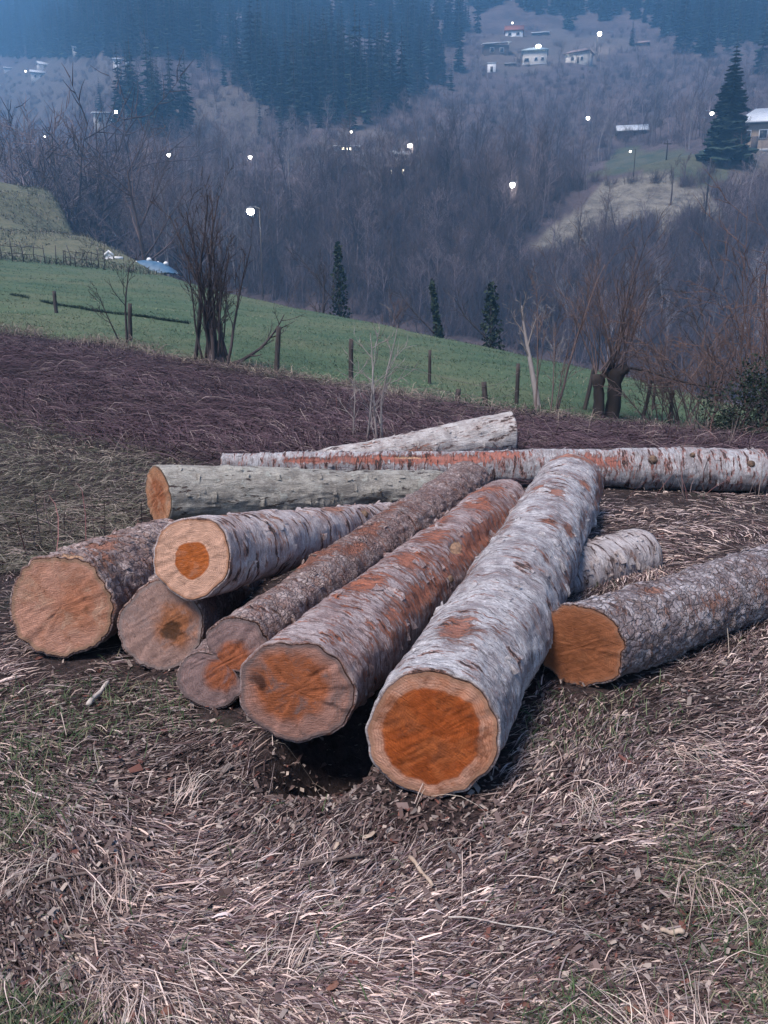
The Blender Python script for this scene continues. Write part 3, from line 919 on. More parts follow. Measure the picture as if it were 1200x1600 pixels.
def bare_under(x, y, rgen):
    """no straw under the logs; GAPS cleared so dark soil deepens their shade"""
    k = np.ones(len(x), bool)
    for (ax, ay, bx, by, r) in LOGS:
        dx, dy = bx - ax, by - ay
        t = np.clip(((x - ax) * dx + (y - ay) * dy) / (dx * dx + dy * dy), 0, 1)
        k &= np.hypot(x - ax - t * dx, y - ay - t * dy) > r * 0.8
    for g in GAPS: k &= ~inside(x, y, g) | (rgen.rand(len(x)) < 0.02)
    return k


PALE, STRAW, GREYS, BROWN, PURP = (0.50, 0.40, 0.365), (0.37, 0.275, 0.245), (0.29, 0.235, 0.235), (0.06, 0.036, 0.036), (0.12, 0.082, 0.088)

# matted dry grass of the foreground
x, y = screen_scatter(270000, 0.75, 10.5, 1, 1.15)
x2, y2 = screen_scatter(70000, 3.0, 9.8, 7, 0.7)
x = np.concatenate([x, x2]); y = np.concatenate([y, y2])
thick = fbm(x * 0.9, y * 0.9, 0, 61, 3) + 0.35 * S(x, 0.2, 1.6) - 0.25 * S(-x, 0.8, 2)
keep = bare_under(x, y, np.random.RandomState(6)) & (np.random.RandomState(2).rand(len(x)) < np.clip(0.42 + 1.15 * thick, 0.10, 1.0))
x, y = x[keep], y[keep]; thick = thick[keep]
n = len(x)
rg = np.random.RandomState(3)
flow = 0.1 + 1.9 * vn(x * 0.75, y * 0.75, 0, 71) + 0.9 * vn(x * 2.6, y * 2.6, 0, 72)
ang = flow + rg.normal(0, 0.33, n) + np.pi * (rg.rand(n) < 0.5)
ln = np.minimum(rg.gamma(2.2, 0.022, n) + 0.02, 0.15)
wd = rg.gamma(4, 0.00052, n) * (1 + y * 0.15)
tint = pick(n, [PALE, STRAW, GREYS, BROWN, PURP], [1.0, 2.6, 2.4, 4.2, 3.0], 4, 0.25)
br = np.clip(0.78 + 0.9 * thick + 0.35 * vn(x * 3, y * 3, 0, 73), 0.3, 1.5)
tint[:, :3] *= br[:, None]
leftg = S(0.55 - x - 0.35 * y + 0.6 * vn(x, y, 0, 74), 1.4, 2.2)
strands('dry_grass', x, y, ln, wd, ang, rg.gamma(1.5, 0.004, n), tint, 3, 0.005, 0.3, seed=5)

# loose stems that stand clear of the mat
x, y = screen_scatter(420, 0.8, 9, 11, 1.1)
n = len(x); rg = np.random.RandomState(12)
strands('loose_straw', x, y, rg.uniform(0.08, 0.22, n), rg.uniform(0.0012, 0.0022, n) * (1 + y * .1), rg.uniform(0, 2 * np.pi, n), rg.gamma(2, 0.018, n),
        pick(n, [PALE, (0.46, 0.40, 0.35), GREYS], [3, 2, 1], 13), 4, 0.014, 0.35, upright=np.abs(rg.normal(0, 0.10, n)), seed=14)

# tussocks of thicker straw
cx, cyy = screen_scatter(16, 1.2, 8, 21, 1.0)
cx = np.concatenate([cx, [0.62, 1.95, 2.1, 1.15, 0.85, -0.95, 1.6]]); cyy = np.concatenate([cyy, [2.12, 3.3, 2.9, 1.55, 1.75, 1.8, 1.75]])
k = 34
rg = np.random.RandomState(22)
a0 = np.repeat(rg.uniform(0, 2 * np.pi, len(cx)), k) + rg.normal(0, 0.5, len(cx) * k)
x = np.repeat(cx, k) + rg.normal(0, 0.035, len(a0)); y = np.repeat(cyy, k) + rg.normal(0, 0.035, len(a0))
n = len(x)
strands('straw_tussocks', x, y, rg.uniform(0.06, 0.19, n), rg.uniform(0.0014, 0.0026, n) * (1 + y * .1), a0, rg.gamma(2, 0.012, n), pick(n, [PALE, STRAW, (0.44, 0.38, 0.33)], [2, 3, 1], 23), 4, 0.01, 0.4, upright=rg.uniform(0, 0.2, n), seed=24)

# chips, leaf scraps and bits of bark on the soil
x, y = screen_scatter(95000, 0.75, 9, 31, 1.2)
bare = fbm(x * 0.9, y * 0.9, 0, 61, 3)
keep = np.random.RandomState(30).rand(len(x)) < np.clip(0.8 - 1.0 * bare, 0.3, 1)
x, y = x[keep], y[keep]
n = len(x); rg = np.random.RandomState(32)
ang = rg.uniform(0, 2 * np.pi, n); L = rg.gamma(3, 0.0043, n) + 0.005; W = L * rg.uniform(0.3, 0.75, n)
ca, sa = np.cos(ang), np.sin(ang)
zz = gh(x, y) + rg.uniform(0.004, 0.022, n)
base = np.array([[-0.5, 0.1], [-0.25, -0.42], [0.5, -0.12], [0.3, 0.45]])
lx = base[None, :, 0] * L[:, None]; ly = base[None, :, 1] * W[:, None]
tz = rg.normal(0, 0.35, (n, 1)) * lx + rg.normal(0, 0.35, (n, 1)) * ly + np.array([[0.0, 0.15, 0, 0.15]]) * L[:, None] * rg.uniform(-1, 1, (n, 1))
V = np.stack([x[:, None] + lx * ca[:, None] - ly * sa[:, None], y[:, None] + lx * sa[:, None] + ly * ca[:, None], zz[:, None] + tz], -1).reshape(-1, 3)
b = np.arange(n)[:, None] * 4
tri = np.vstack([b + np.array([[0, 1, 3]]), b + np.array([[1, 2, 3]])])
tn = pick(n, [(0.07, 0.045, 0.042), (0.12, 0.085, 0.08), (0.20, 0.165, 0.155), (0.33, 0.27, 0.24), (0.13, 0.055, 0.045)], [4, 4, 2.6, 1.0, 0.8], 33)
tag(link('leaf_litter', mesh_np('leaf_litter', V, [tri], False, {'tint': np.repeat(tn, 4, axis=0)}, [M_leafy])), kind='stuff')

# green blades: left border, between the log ends, here and there
x, y = screen_scatter(110000, 0.75, 10, 41, 1.1)
gm = fbm(x * 1.1, y * 1.1, 0, 81, 3)
for (gx, gy, gr, gk) in ((-0.62, 2.75, 0.28, .75), (-0.9, 2.9, 0.3, .6), (-1.15, 1.95, 0.3, .8), (-0.8, 1.25, 0.2, .8), (-1.4, 2.5, .4, .7), (0.35, 1.3, 0.22, .55), (-0.45, 1.25, 0.16, .4), (-4.2, 7.2, 1.8, .5), (-3.2, 5.2, 1.2, .35), (0.55, 2.5, 0.3, .35), (-.5, 1.75, .2, .3)):
    gm = gm + 1.5 * gk * np.exp(-((x - gx) ** 2 + (y - gy) ** 2) / gr ** 2)
rg = np.random.RandomState(42)
keep = (rg.rand(len(x)) < S(gm, 0.2, 0.85) * 0.85 + 0.012) & bare_under(x, y, rg)
x, y = x[keep], y[keep]; n = len(x)
strands('green_grass', x, y, rg.uniform(0.03, 0.09, n), rg.uniform(0.0016, 0.003, n) * (1 + y * .1), rg.uniform(0, 2 * np.pi, n), rg.gamma(2, 0.004, n),
        pick(n, [(0.05, 0.085, 0.035), (0.035, 0.06, 0.03), (0.10, 0.12, 0.07), (0.18, 0.16, 0.11)], [3, 3, 2, 2], 43), 3, 0.004, 0.7, upright=rg.uniform(0.2, 1.2, n), seed=44)

# dead bracken, beaten flat by the snow
x, y = screen_scatter(90000, 6.5, 23, 51, 0.9, 0.66, 1.0)
e = edge(x, y)
bz = (1 - S(y - e, -0.6, 0.5)) * S(y - (6.13 - 0.71 * np.minimum(x, -0.7)) + 0.8 * fbm(x / 5, y / 5, 0, 77, 3), -0.6, 0.8)
rg = np.random.RandomState(52)
keep = rg.rand(len(x)) < np.maximum(bz, 0.0)
x, y = x[keep], y[keep]; n = len(x); bzk = bz[keep]
ang = -0.12 + 0.75 * vn(x * 0.35, y * 0.5, 0, 53) + rg.normal(0, 0.3, n) + np.pi * (rg.rand(n) < .5)
tn = pick(n, [(0.042, 0.025, 0.034), (0.07, 0.043, 0.055), (0.115, 0.08, 0.09), (0.22, 0.175, 0.17)], [4, 4.5, 2.4, 0.55], 54)
tn[:, :3] *= np.clip(1 + 0.75 * fbm(x * 0.5, y * 1.6, 0, 55, 3), 0.5, 1.7)[:, None]
strands('dead_bracken', x, y, rg.uniform(0.15, 0.6, n), rg.uniform(0.004, 0.011, n) * (0.6 + y * 0.035), ang, rg.gamma(2, 0.03, n), tn, 3, 0.02, 0.8, upright=np.abs(rg.normal(0, 0.1, n)), seed=56)

# grey green grass left of the bracken
x, y = screen_scatter(75000, 4.2, 14, 151, 0.9, 0.66, 0.5)
e = edge(x, y)
bz = (1 - S(y - e, -0.6, 0.5)) * (1 - S(y - (6.13 - 0.71 * np.minimum(x, -0.7)) + 0.8 * fbm(x / 5, y / 5, 0, 77, 3), -0.2, 1.2)) * S(-x - 0.25 * y, -1.2, 0.6)
rg = np.random.RandomState(152)
keep = (rg.rand(len(x)) < bz) & bare_under(x, y, rg)
x, y = x[keep], y[keep]; n = len(x)
gmix = fbm(x * 0.7, y * 0.9, 0, 157, 3)
tn = pick(n, [(0.085, 0.085, 0.06), (0.15, 0.135, 0.11), (0.24, 0.205, 0.18), (0.055, 0.04, 0.043)], [3, 3, 2, 2.2], 154)
tn[:, :3] *= np.clip(1 + 0.6 * gmix, 0.5, 1.6)[:, None]
strands('rough_grass', x, y, rg.uniform(0.05, 0.17, n), rg.uniform(0.003, 0.006, n), 0.1 + 0.9 * vn(x * 0.6, y * 0.6, 0, 153) + rg.normal(0, 0.5, n) + np.pi * (rg.rand(n) < .5), rg.gamma(2, 0.008, n), tn, 3, 0.01, 0.4, upright=np.abs(rg.normal(0, 0.1, n)), seed=156)

# pale fringe where the bracken meets the pasture
rg = np.random.RandomState(162)
n = 9000
aa = rg.uniform(-0.6, 0.52, n)
y = np.interp(aa, EDGE_A, EDGE_Y) + rg.normal(0, 0.55, n)
x = aa * y
keep = vn(x * 0.8, y * 0.8, 0, 163) + 0.5 * vn(x * 2, y * 2, 0, 164) > -0.15
x, y = x[keep], y[keep]; n = len(x)
strands('fringe_grass', x, y, rg.uniform(0.12, 0.4, n), rg.uniform(0.004, 0.009, n), rg.uniform(0, 6.28, n), rg.gamma(2, 0.03, n), pick(n, [(0.30, 0.25, 0.21), (0.19, 0.15, 0.13), (0.10, 0.07, 0.07)], [1.5, 3, 2.5], 165), 3, 0.02, 0.8, upright=rg.uniform(0, 0.6, n), seed=166)

# rough tufts on the knoll
rg = np.random.RandomState(190)
n = 26000
x, y = rg.uniform(-52, -14, n), rg.uniform(49, 82, n)
keep = (x / y < -0.2) & (vn(x / 2.5, y / 2.5, 0, 191) > -0.35)
x, y = x[keep], y[keep]; n = len(x)
tn = pick(n, [(0.085, 0.092, 0.07), (0.14, 0.135, 0.11), (0.05, 0.05, 0.046), (0.2, 0.175, 0.145)], [3, 2, 3, 1], 192)
tn[:, :3] *= np.clip(1 + 0.9 * fbm(x / 6, y / 6, 0, 193, 3), 0.4, 1.6)[:, None]
strands('knoll_grass', x, y, rg.uniform(0.15, 0.5, n), rg.uniform(0.03, 0.06, n), rg.uniform(0, 6.28, n), rg.gamma(2, 0.02, n), tn, 2, 0.01, 0.7, upright=rg.uniform(0.2, 1.2, n), seed=194)

# pasture
rg = np.random.RandomState(172)
x, y = screen_scatter(70000, 12.5, 55, 171, 0.9, 0.62, 1.0)
keep = (y > edge(x, y) - 0.2) & (y < crest(x / y) + 3)
x, y = x[keep], y[keep]; n = len(x)
tn = pick(n, [(0.045, 0.086, 0.05), (0.068, 0.112, 0.066), (0.115, 0.14, 0.085), (0.18, 0.165, 0.12)], [3, 4, 2, 0.9], 173)
tn[:, :3] *= np.clip(1 + 0.9 * fbm(x * 0.25, y * 0.6, 0, 174, 4), 0.6, 1.5)[:, None]
strands('pasture_grass', x, y, rg.uniform(0.04, 0.13, n), rg.uniform(0.006, 0.012, n) * (y / 16), rg.uniform(0, 6.28, n), rg.gamma(2, 0.006, n), tn, 2, 0.004, 0.7, upright=rg.uniform(0.1, 0.9, n), seed=175)

# dark blades painting in the thin shadow line of the ditch across the pasture
rg = np.random.RandomState(176)
dr = [hit(u, v) for u, v in ((18, 461), (60, 470), (100, 479), (150, 487), (200, 493), (250, 500), (295, 506))]
dt = np.sort(rg.rand(2600)); dx_ = np.interp(dt, np.linspace(0, 1, len(dr)), [p.x for p in dr]); dy_ = np.interp(dt, np.linspace(0, 1, len(dr)), [p.y for p in dr])
keep = vn(dt * 14, 0.5, 0, 177) > -0.45
x, y = dx_[keep] + rg.normal(0, .05, keep.sum()), dy_[keep] + rg.normal(0, .035, keep.sum()); n = len(x)
strands('shadow_line_blades', x, y, rg.uniform(0.06, 0.18, n), rg.uniform(0.01, 0.016, n), rg.uniform(0, 6.28, n), rg.gamma(2, 0.01, n), pick(n, [(0.012, 0.026, 0.02), (0.02, 0.04, 0.028)], [2, 1], 178), 3, 0.004, 0.7, upright=rg.uniform(0.3, 1.2, n), seed=179)

# bramble and weed stems poking up beside and behind the logs
rg = np.random.RandomState(182)
P = []
for (u, v, k, sp) in ((700, 660, 26, 1.0), (830, 690, 26, .9), (960, 690, 40, 1.0), (1060, 700, 50, 1.0), (1120, 705, 50, .7), (1150, 780, 24, .6), (1050, 770, 30, .5), (640, 650, 20, .8), (170, 740, 10, .6), (60, 870, 24, .4), (520, 650, 14, .8)):
    p = hit(u, v)
    for _ in range(k):
        P.append((p.x + rg.normal(0, sp * 0.6), p.y + rg.normal(0, sp * 0.4)))
P = np.array(P); n = len(P)
strands('weed_stems', P[:, 0], P[:, 1], rg.uniform(0.2, 0.75, n), rg.uniform(0.004, 0.007, n), rg.uniform(0, 6.28, n), rg.gamma(2, 0.03, n), pick(n, [(0.2, 0.16, 0.15), (0.1, 0.07, 0.07), (0.13, 0.06, 0.06)], [3, 3, 1], 183), 4, 0.01, 0.8, upright=rg.uniform(0.5, 1.45, n), seed=184)

# single bits one can point at
M_stick = vary_mat('peeled_stick_wood', (0.50, 0.45, 0.42), (0.34, 0.30, 0.28), 40, 0.8, 0.001)
M_chip = vary_mat('chip_wood', (0.42, 0.34, 0.28), (0.30, 0.22, 0.17), 40, 0.8, 0.001)
M_twig = vary_mat('twig_bark', (0.09, 0.065, 0.06), (0.17, 0.13, 0.12), 40, 0.9, 0.001)
M_brownleaf = vary_mat('curled_leaf', (0.16, 0.07, 0.05), (0.24, 0.13, 0.10), 60, 0.7, 0.0005)


def lying_stick(name, u1, v1, u2, v2, r, mat, label, cat, lift=0.015, k=9, bend=0.02):
    p, q = hit(u1, v1), hit(u2, v2)
    p.z += lift + r; q.z += lift + r
    d = (q - p); L = d.length
    mb = MB()
    t = np.linspace(0, 1, 9)
    side = Vector((0, 0, 1)).cross(d).normalized()
    pts = [tuple(d * float(s) + side * float(bend * L * math.sin(2.5 * s + 0.4)) + Vector((0, 0, 0.004 * math.sin(9 * s)))) for s in t]
    mb.tube(pts, r * (1 - 0.25 * t) * (1 + 0.12 * np.sin(17 * t)), k, True)
    o = mb.build(name, mat, None, p, True)
    return tag(o, label, cat)


lying_stick('peeled_stick', 139, 1109, 171, 1073, 0.0105, M_stick, 'short white peeled stick lying in the grass left of the forked log', 'stick', 0.012, 8, 0.0)
lying_stick('broken_twig', 1066, 1470, 1030, 1468, 0.007, M_chip, 'small pale wood splinter on the straw at lower right', 'splinter', 0.02)
lying_stick('broken_twig', 60, 1395, 220, 1362, 0.0045, M_twig, 'long dark twig lying across the litter at lower left', 'twig', 0.02, 7, 0.05)
lying_stick('broken_twig', 640, 1352, 676, 1398, 0.006, M_chip, 'pale split twig lying in the straw below the biggest log end', 'twig', 0.02)
lying_stick('broken_twig', 470, 1368, 570, 1350, 0.006, M_twig, 'crooked grey twig on the brown litter below the dark gap', 'twig', 0.02, 7, 0.06)
lying_stick('broken_twig', 700, 1452, 868, 1478, 0.0019, M_stick, 'thin pale stalk lying flat across the straw mat', 'stalk', 0.03, 6, 0.05)


def chip(u, v, s, label, rz, mat=None, name='wood_chip', cat='chip'):
    p = hit(u, v)
    rg = np.random.RandomState(int(u * 7 + v))
    k = 9
    a = np.arange(k) * 2 * np.pi / k
    rr = s * (1 + rg.normal(0, 0.18, k))
    V = [(rr[i] * math.cos(a[i]), 0.6 * rr[i] * math.sin(a[i]), 0.004 + 0.1 * rr[i] * math.cos(a[i] * 2)) for i in range(k)]
    V += [(x_ * 0.72, y_ * 0.72, z_ + s * 0.26) for (x_, y_, z_) in V]
    V.append((0, 0, s * 0.32))
    q = [[i, (i + 1) % k, k + (i + 1) % k, k + i] for i in range(k)]
    t = [[k + i, k + (i + 1) % k, 2 * k] for i in range(k)]
    o = link(name, mesh_np(name, V, [q, t], False, None, [mat or M_chip]), None, (p.x, p.y, p.z + 0.016))
    o.rotation_euler = (rg.normal(0, 0.25), rg.normal(0, 0.25), rz)
    return tag(o, label, cat)


chip(578, 1315, 0.022, 'palest rounded wood chip on the litter under the dark gap', 0.3)
chip(527, 1330, 0.014, 'small round chip just left of the palest chip', 1.2)
chip(865, 1352, 0.014, 'little pale pebble lying on the straw right of the biggest log', 0.0, name='pebble', cat='pebble')
chip(22, 1095, 0.014, 'white chip in dark grass below the furthest left log', 0.4)
chip(520, 1552, 0.016, 'brown leaf scrap flat on the litter at the bottom', 0.9, M_brownleaf, 'fallen_leaf', 'leaf')
chip(985, 1588, 0.02, 'reddish fallen leaf at the bottom edge right of centre', 0.4, M_brownleaf, 'fallen_leaf', 'leaf')
chip(262, 1592, 0.022, 'curled reddish leaf at the bottom edge on the left', 1.1, M_brownleaf, 'fallen_leaf', 'leaf')

# ------------------------------------------------------------------ trees
def tree_mat(name, c1, c2, per=0.2):
    return vary_mat(name, c1, c2, 3.0, 0.9, 0.0, (1, 1, 0.3), per)


M_tw_grey = tree_mat('bare_bark_grey', (0.15, 0.115, 0.125), (0.25, 0.195, 0.205), 0.55)
M_tw_dark = tree_mat('bare_bark_dark', (0.035, 0.027, 0.03), (0.075, 0.058, 0.062))
M_tw_brown = tree_mat('bare_bark_brown', (0.085, 0.058, 0.056), (0.14, 0.10, 0.10))
M_tw_pale = tree_mat('bare_bark_pale', (0.30, 0.27, 0.27), (0.16, 0.13, 0.13))
M_tw_red = tree_mat('red_twigs', (0.09, 0.056, 0.052), (0.135, 0.088, 0.08))
M_needle = tree_mat('spruce_needles', (0.014, 0.028, 0.022), (0.045, 0.066, 0.05), 0.75)
M_trunk = tree_mat('spruce_trunk', (0.06, 0.045, 0.04), (0.1, 0.08, 0.07))
M_ivy = tree_mat('ivy_leaves', (0.014, 0.024, 0.016), (0.035, 0.05, 0.032), 0.2)


def grow(rg, mb, pos, d, L, r, lev, spec, split=None):
    """one limb and what grows out of it; spec[lev] = (children, segments, sides, wander, length ratio, angle, upward pull)"""
    ch, ns, k, wand, lr, an, upw = spec[lev][:7]
    pts, p, d = [np.array(pos, float)], np.array(pos, float), np.array(d, float)
    dirs = [d.copy()]
    for i in range(ns):
        d = d + rg.normal(0, wand, 3) + np.array([0, 0, upw])
        d /= np.linalg.norm(d)
        p = p + d * L / ns
        pts.append(p.copy()); dirs.append(d.copy())
    rad = r * (1 - 0.8 * np.linspace(0, 1, ns + 1))
    (mb if split is None or lev == 0 else split).tube(pts, rad, k)
    if lev + 1 >= len(spec): return
    for c in range(ch):
        t = 0.25 + 0.75 * (c + rg.rand()) / ch if lev else spec[0][7] + (1 - spec[0][7]) * (c + rg.rand()) / ch
        i = min(int(t * ns), ns - 1)
        f = t * ns - i
        q = pts[i] * (1 - f) + pts[i + 1] * f
        dd = dirs[i]
        ax = rg.normal(0, 1, 3); ax -= dd * ax.dot(dd); ax /= np.linalg.norm(ax)
        th = an * rg.uniform(0.6, 1.35)
        nd_ = dd * math.cos(th) + ax * math.sin(th)
        grow(rg, mb, q, nd_, L * lr * rg.uniform(0.7, 1.25) * (1.15 - 0.55 * t if lev == 0 else 1 - 0.3 * t), max(r * (1 - 0.75 * t) * 0.55, spec[-1][8] if len(spec[-1]) > 8 else 0.004), lev + 1, spec, split)


def bare_meshes(seed, h, r, mat, kids=(9, 6, 5), lo=0.3, thin=0.014, wander=0.1, lr=0.45, an=0.75, upw=0.06):
    rg = np.random.RandomState(seed)
    a, b = MB(), MB()
    spec = [(kids[0], 7, 6, wander * 0.5, lr, an, 0.03, lo, thin), (kids[1], 5, 4, wander, 0.55, 0.7, upw, 0, thin), (kids[2], 4, 3, wander, 0.55, 0.65, upw, 0, thin), (0, 3, 3, wander, 0.5, 0.6, upw, 0, thin)]
    grow(rg, a, (0, 0, -0.3), (rg.normal(0, .05), rg.normal(0, .05), 1), h, r, 0, spec, b)
    return a.mesh('trunk', [mat]), b.mesh('crown', [mat])


def merged(name, meshes):
    """one mesh out of several"""
    V, ps, mats, mi, n = [], {}, [], [], 0
    polyl = []
    for me in meshes:
        co = np.empty(len(me.vertices) * 3, np.float32); me.vertices.foreach_get('co', co)
        lt = np.empty(len(me.polygons), np.int32); me.polygons.foreach_get('loop_total', lt)
        vi = np.empty(len(me.loops), np.int32); me.loops.foreach_get('vertex_index', vi)
        m = me.materials[0]
        if m not in mats: mats.append(m)
        st = np.concatenate([[0], np.cumsum(lt)[:-1]])
        for kk in np.unique(lt):
            f = np.where(lt == kk)[0]
            polyl.append((vi[st[f][:, None] + np.arange(kk)] + n, mats.index(m)))
        V.append(co.reshape(-1, 3)); n += len(me.vertices)
    return mesh_np(name, np.vstack(V), [p for p, _ in polyl], False, None, mats, np.concatenate([np.full(len(p), i) for p, i in polyl]))


def spruce_mesh(seed, h, w, layers, per, dense=1.0):
    """trunk and a crown of drooping jagged boughs"""
    rg = np.random.RandomState(seed)
    tr, cr = MB(), MB()
    tr.tube([(0, 0, -0.5), (0, 0, h * 0.5), (0, 0, h * 0.97)], [h * 0.013, h * 0.009, h * 0.002], 5)
    for i in range(layers):
        t = (i + rg.rand() * 0.5) / layers
        z = h * (0.06 + 0.93 * t)
        R_ = w * ((1 - t) ** 0.8) * rg.uniform(0.8, 1.15) + w * 0.03
        k = max(4, int(per * (1 - 0.6 * t)))
        ph = rg.rand() * 6.28
        for j in range(k):
            a = ph + 6.283 * (j + rg.uniform(-0.3, 0.3)) / k
            L = R_ * rg.uniform(0.7, 1.15)
            dr = L * rg.uniform(0.2, 0.5) * (1 - 0.6 * t)
            ww = L * rg.uniform(0.26, 0.42) * dense
            ca, sa = math.cos(a), math.sin(a)
            def P(d, s, zz): return (d * ca - s * sa, d * sa + s * ca, z + zz)
            # bough: ridge with side sprays hanging down
            V = [P(0, 0, h * 0.012), P(L * 0.5, 0, -dr * 0.35), P(L, 0, -dr * 0.75), P(L * 0.3, ww * 0.6, -dr * 0.55), P(L * 0.62, ww, -dr * 0.95), P(L * 0.85, ww * 0.4, -dr * 1.05),
                 P(L * 0.3, -ww * 0.6, -dr * 0.55), P(L * 0.62, -ww, -dr * 0.95), P(L * 0.85, -ww * 0.4, -dr * 1.05)]
            cr.add(V, None, [[0, 1, 3], [1, 4, 3], [1, 2, 4], [1, 2, 5], [0, 6, 1], [1, 6, 7], [1, 7, 2], [1, 8, 2]])
    return tr.mesh('trunk', [M_trunk]), cr.mesh('crown', [M_needle])


def leaf_cloud(mb, rg, centre, rad, n, size):
    for _ in range(n):
        d = rg.normal(0, 1, 3); d /= np.linalg.norm(d)
        p = np.array(centre) + d * np.array(rad) * rg.uniform(0.25, 1.0) ** 0.6
        a = rg.normal(0, 1, 3); a /= np.linalg.norm(a)
        b = np.cross(a, rg.normal(0, 1, 3)); b /= np.linalg.norm(b)
        s = size * rg.uniform(0.6, 1.4)
        mb.add([p - a * s, p + b * s * 0.6, p + a * s, p - b * s * 0.6], [[0, 1, 2, 3]])


def ground_at(x, y):
    return Vector((x, y, float(gh(x, y))))


def put_tree(name, label, cat, p, trunk, crown, sc=1.0, rz=0.0, group=None, extra=()):
    r = empty(name, p, (0, 0, rz))
    r.scale = (sc, sc, sc)
    tag(r, label, cat, group)
    link('trunk', trunk, r)
    link('crown', crown, r)
    for nm, me in extra: link(nm, me, r)
    return r


rg = np.random.RandomState(200)
M_tw_light = tree_mat('bare_bark_light', (0.24, 0.205, 0.215), (0.33, 0.29, 0.30), 0.3)
M_tw_deep = tree_mat('bare_bark_deep', (0.075, 0.057, 0.068), (0.125, 0.098, 0.112), 0.4)
VMATS = [M_tw_grey, M_tw_deep, M_tw_grey, M_tw_brown, M_tw_grey, M_tw_deep, M_tw_light]
VAR = [bare_meshes(300 + i, h, 0.16, VMATS[i], kids=(10, 6, 5), lo=lo, thin=0.016, lr=lr, an=an) for i, (h, lo, lr, an) in enumerate(
    ((11, .3, .42, .7), (12, .4, .36, .6), (9, .2, .5, .85), (13, .45, .33, .55), (10, .25, .45, .75), (8, .15, .55, .8), (12, .5, .3, .5)))]
VAR1 = [merged('bare_tree', v) for v in VAR]
SPR = [spruce_mesh(400 + i, h, w, lay, per) for i, (h, w, lay, per) in enumerate(((22, 3.4, 17, 8), (24, 3.2, 19, 8), (19, 3.3, 15, 8), (26, 3.9, 20, 9), (20, 2.6, 16, 7)))]
SPR1 = [merged('spruce_tree', v) for v in SPR]

# --- where the woods stand, outlined on the hill
CONIF = [[(285, -30), (1230, -30), (1230, 30), (1030, 45), (850, 30), (740, 45), (725, 120), (660, 150), (560, 185), (470, 212), (440, 200), (420, 150), (400, 128), (335, 122), (300, 100), (275, 50), (262, 20)],
         [(1030, -10), (1230, -10), (1230, 120), (1185, 90), (1110, 80), (1040, 70)],
         [(188, 175), (250, 165), (290, 180), (300, 210), (250, 228), (195, 205)]]
LONE_SPRUCE = [(158, 178, 52), (195, 188, 62), (213, 205, 85), (234, 212, 70), (241, 214, 74), (257, 205, 80), (270, 212, 100), (285, 215, 60), (407, 212, 50), (440, 216, 60), (987, 72, 38), (150, 168, 22)]
keepout = [MEADOWS[k] for k in ('dry', 'green', 'terrace', 'yard', 'village', 'slope')]


def scale_for(px, d, h):
    """how much to scale something h metres tall so that it spans px photo pixels"""
    return px * d / FPX / h * 1.0


def put_copy(name, me, p, sc, rz, label, cat, group, sq=1.0):
    o = link(name, me, None, p)
    o.rotation_euler = (0, 0, rz)
    o.scale = (sc * sq, sc * sq, sc)
    return tag(o, label, cat, group)


LONE_LABEL = ['lone spruce rising just left of the white-walled house on the left', 'spruce right behind the lamp end of the white-walled house', 'broadest tall spruce of the left clump',
              'slim spruce second right of the lamp house in the left clump', 'pointed spruce in the middle of the left clump', 'spruce near the right end of the left clump', 'tallest spruce of the left clump',
              'rightmost shorter spruce of the left clump', 'single spruce at the right edge of the bare slope', 'spruce at the lowest tip of the conifer wood', 'small lone spruce left of the barn in the top right wood', 'smallest spruce far down in the left valley']
# spruces one can tell apart
for i, (u, v, hpx) in enumerate(LONE_SPRUCE):
    p = hit(u, v)
    d = p.y * CP - (p.z - CAM_H) * SP
    k = i % len(SPR1)
    h = (22, 24, 19, 26, 20)[k]
    put_copy('spruce_tree', SPR1[k], p, scale_for(hpx, d, h) * 1.06, rg.rand() * 6, LONE_LABEL[i], 'spruce tree', 'spruces in the left clump' if u < 300 and u != 150 else None, 0.9)
cand_u, cand_v = [], []
for poly, n in zip(CONIF, (1700, 240, 40)):
    us = np.array([q[0] for q in poly]); vs = np.array([q[1] for q in poly])
    u = rg.uniform(us.min(), us.max(), n * 2); v = rg.uniform(vs.min(), vs.max(), n * 2)
    m = inside(u + rg.normal(0, 13, len(u)), v + rg.normal(0, 9, len(v)), poly)
    cand_u.append(u[m]); cand_v.append(v[m])
cu, cv = np.concatenate(cand_u), np.concatenate(cand_v)
P, D = hits(cu, cv)
ok = ~np.isnan(D)
P, D, cu, cv = P[ok], D[ok], cu[ok], cv[ok]
gap = fbm((P[:, 0] + 0.7 * P[:, 1]) / 16, (P[:, 1] - P[:, 0]) / 60, 0, 210, 3)
m = gap > rg.uniform(-0.3, 0.16, len(gap))
P, D, cu, cv = P[m], D[m], cu[m], cv[m]
order = np.argsort(D)
far_pts = []
for c, i in enumerate(order):
    sc = rg.uniform(0.42, 1.1)
    if c < 285:
        put_copy('spruce_tree', SPR1[rg.randint(5)], P[i], sc, rg.rand() * 6, 'dark spruce at the front of the conifer wood ' + ('left of the bare slope' if cu[i] < 290 else 'between bare slope and upper hamlet' if cu[i] < 745 else 'above the houses of the upper hamlet' if cu[i] < 1020 else 'above the big solitary spruce'), 'spruce tree', 'spruces along the front of the conifer wood')
    else:
        far_pts.append((P[i], sc))


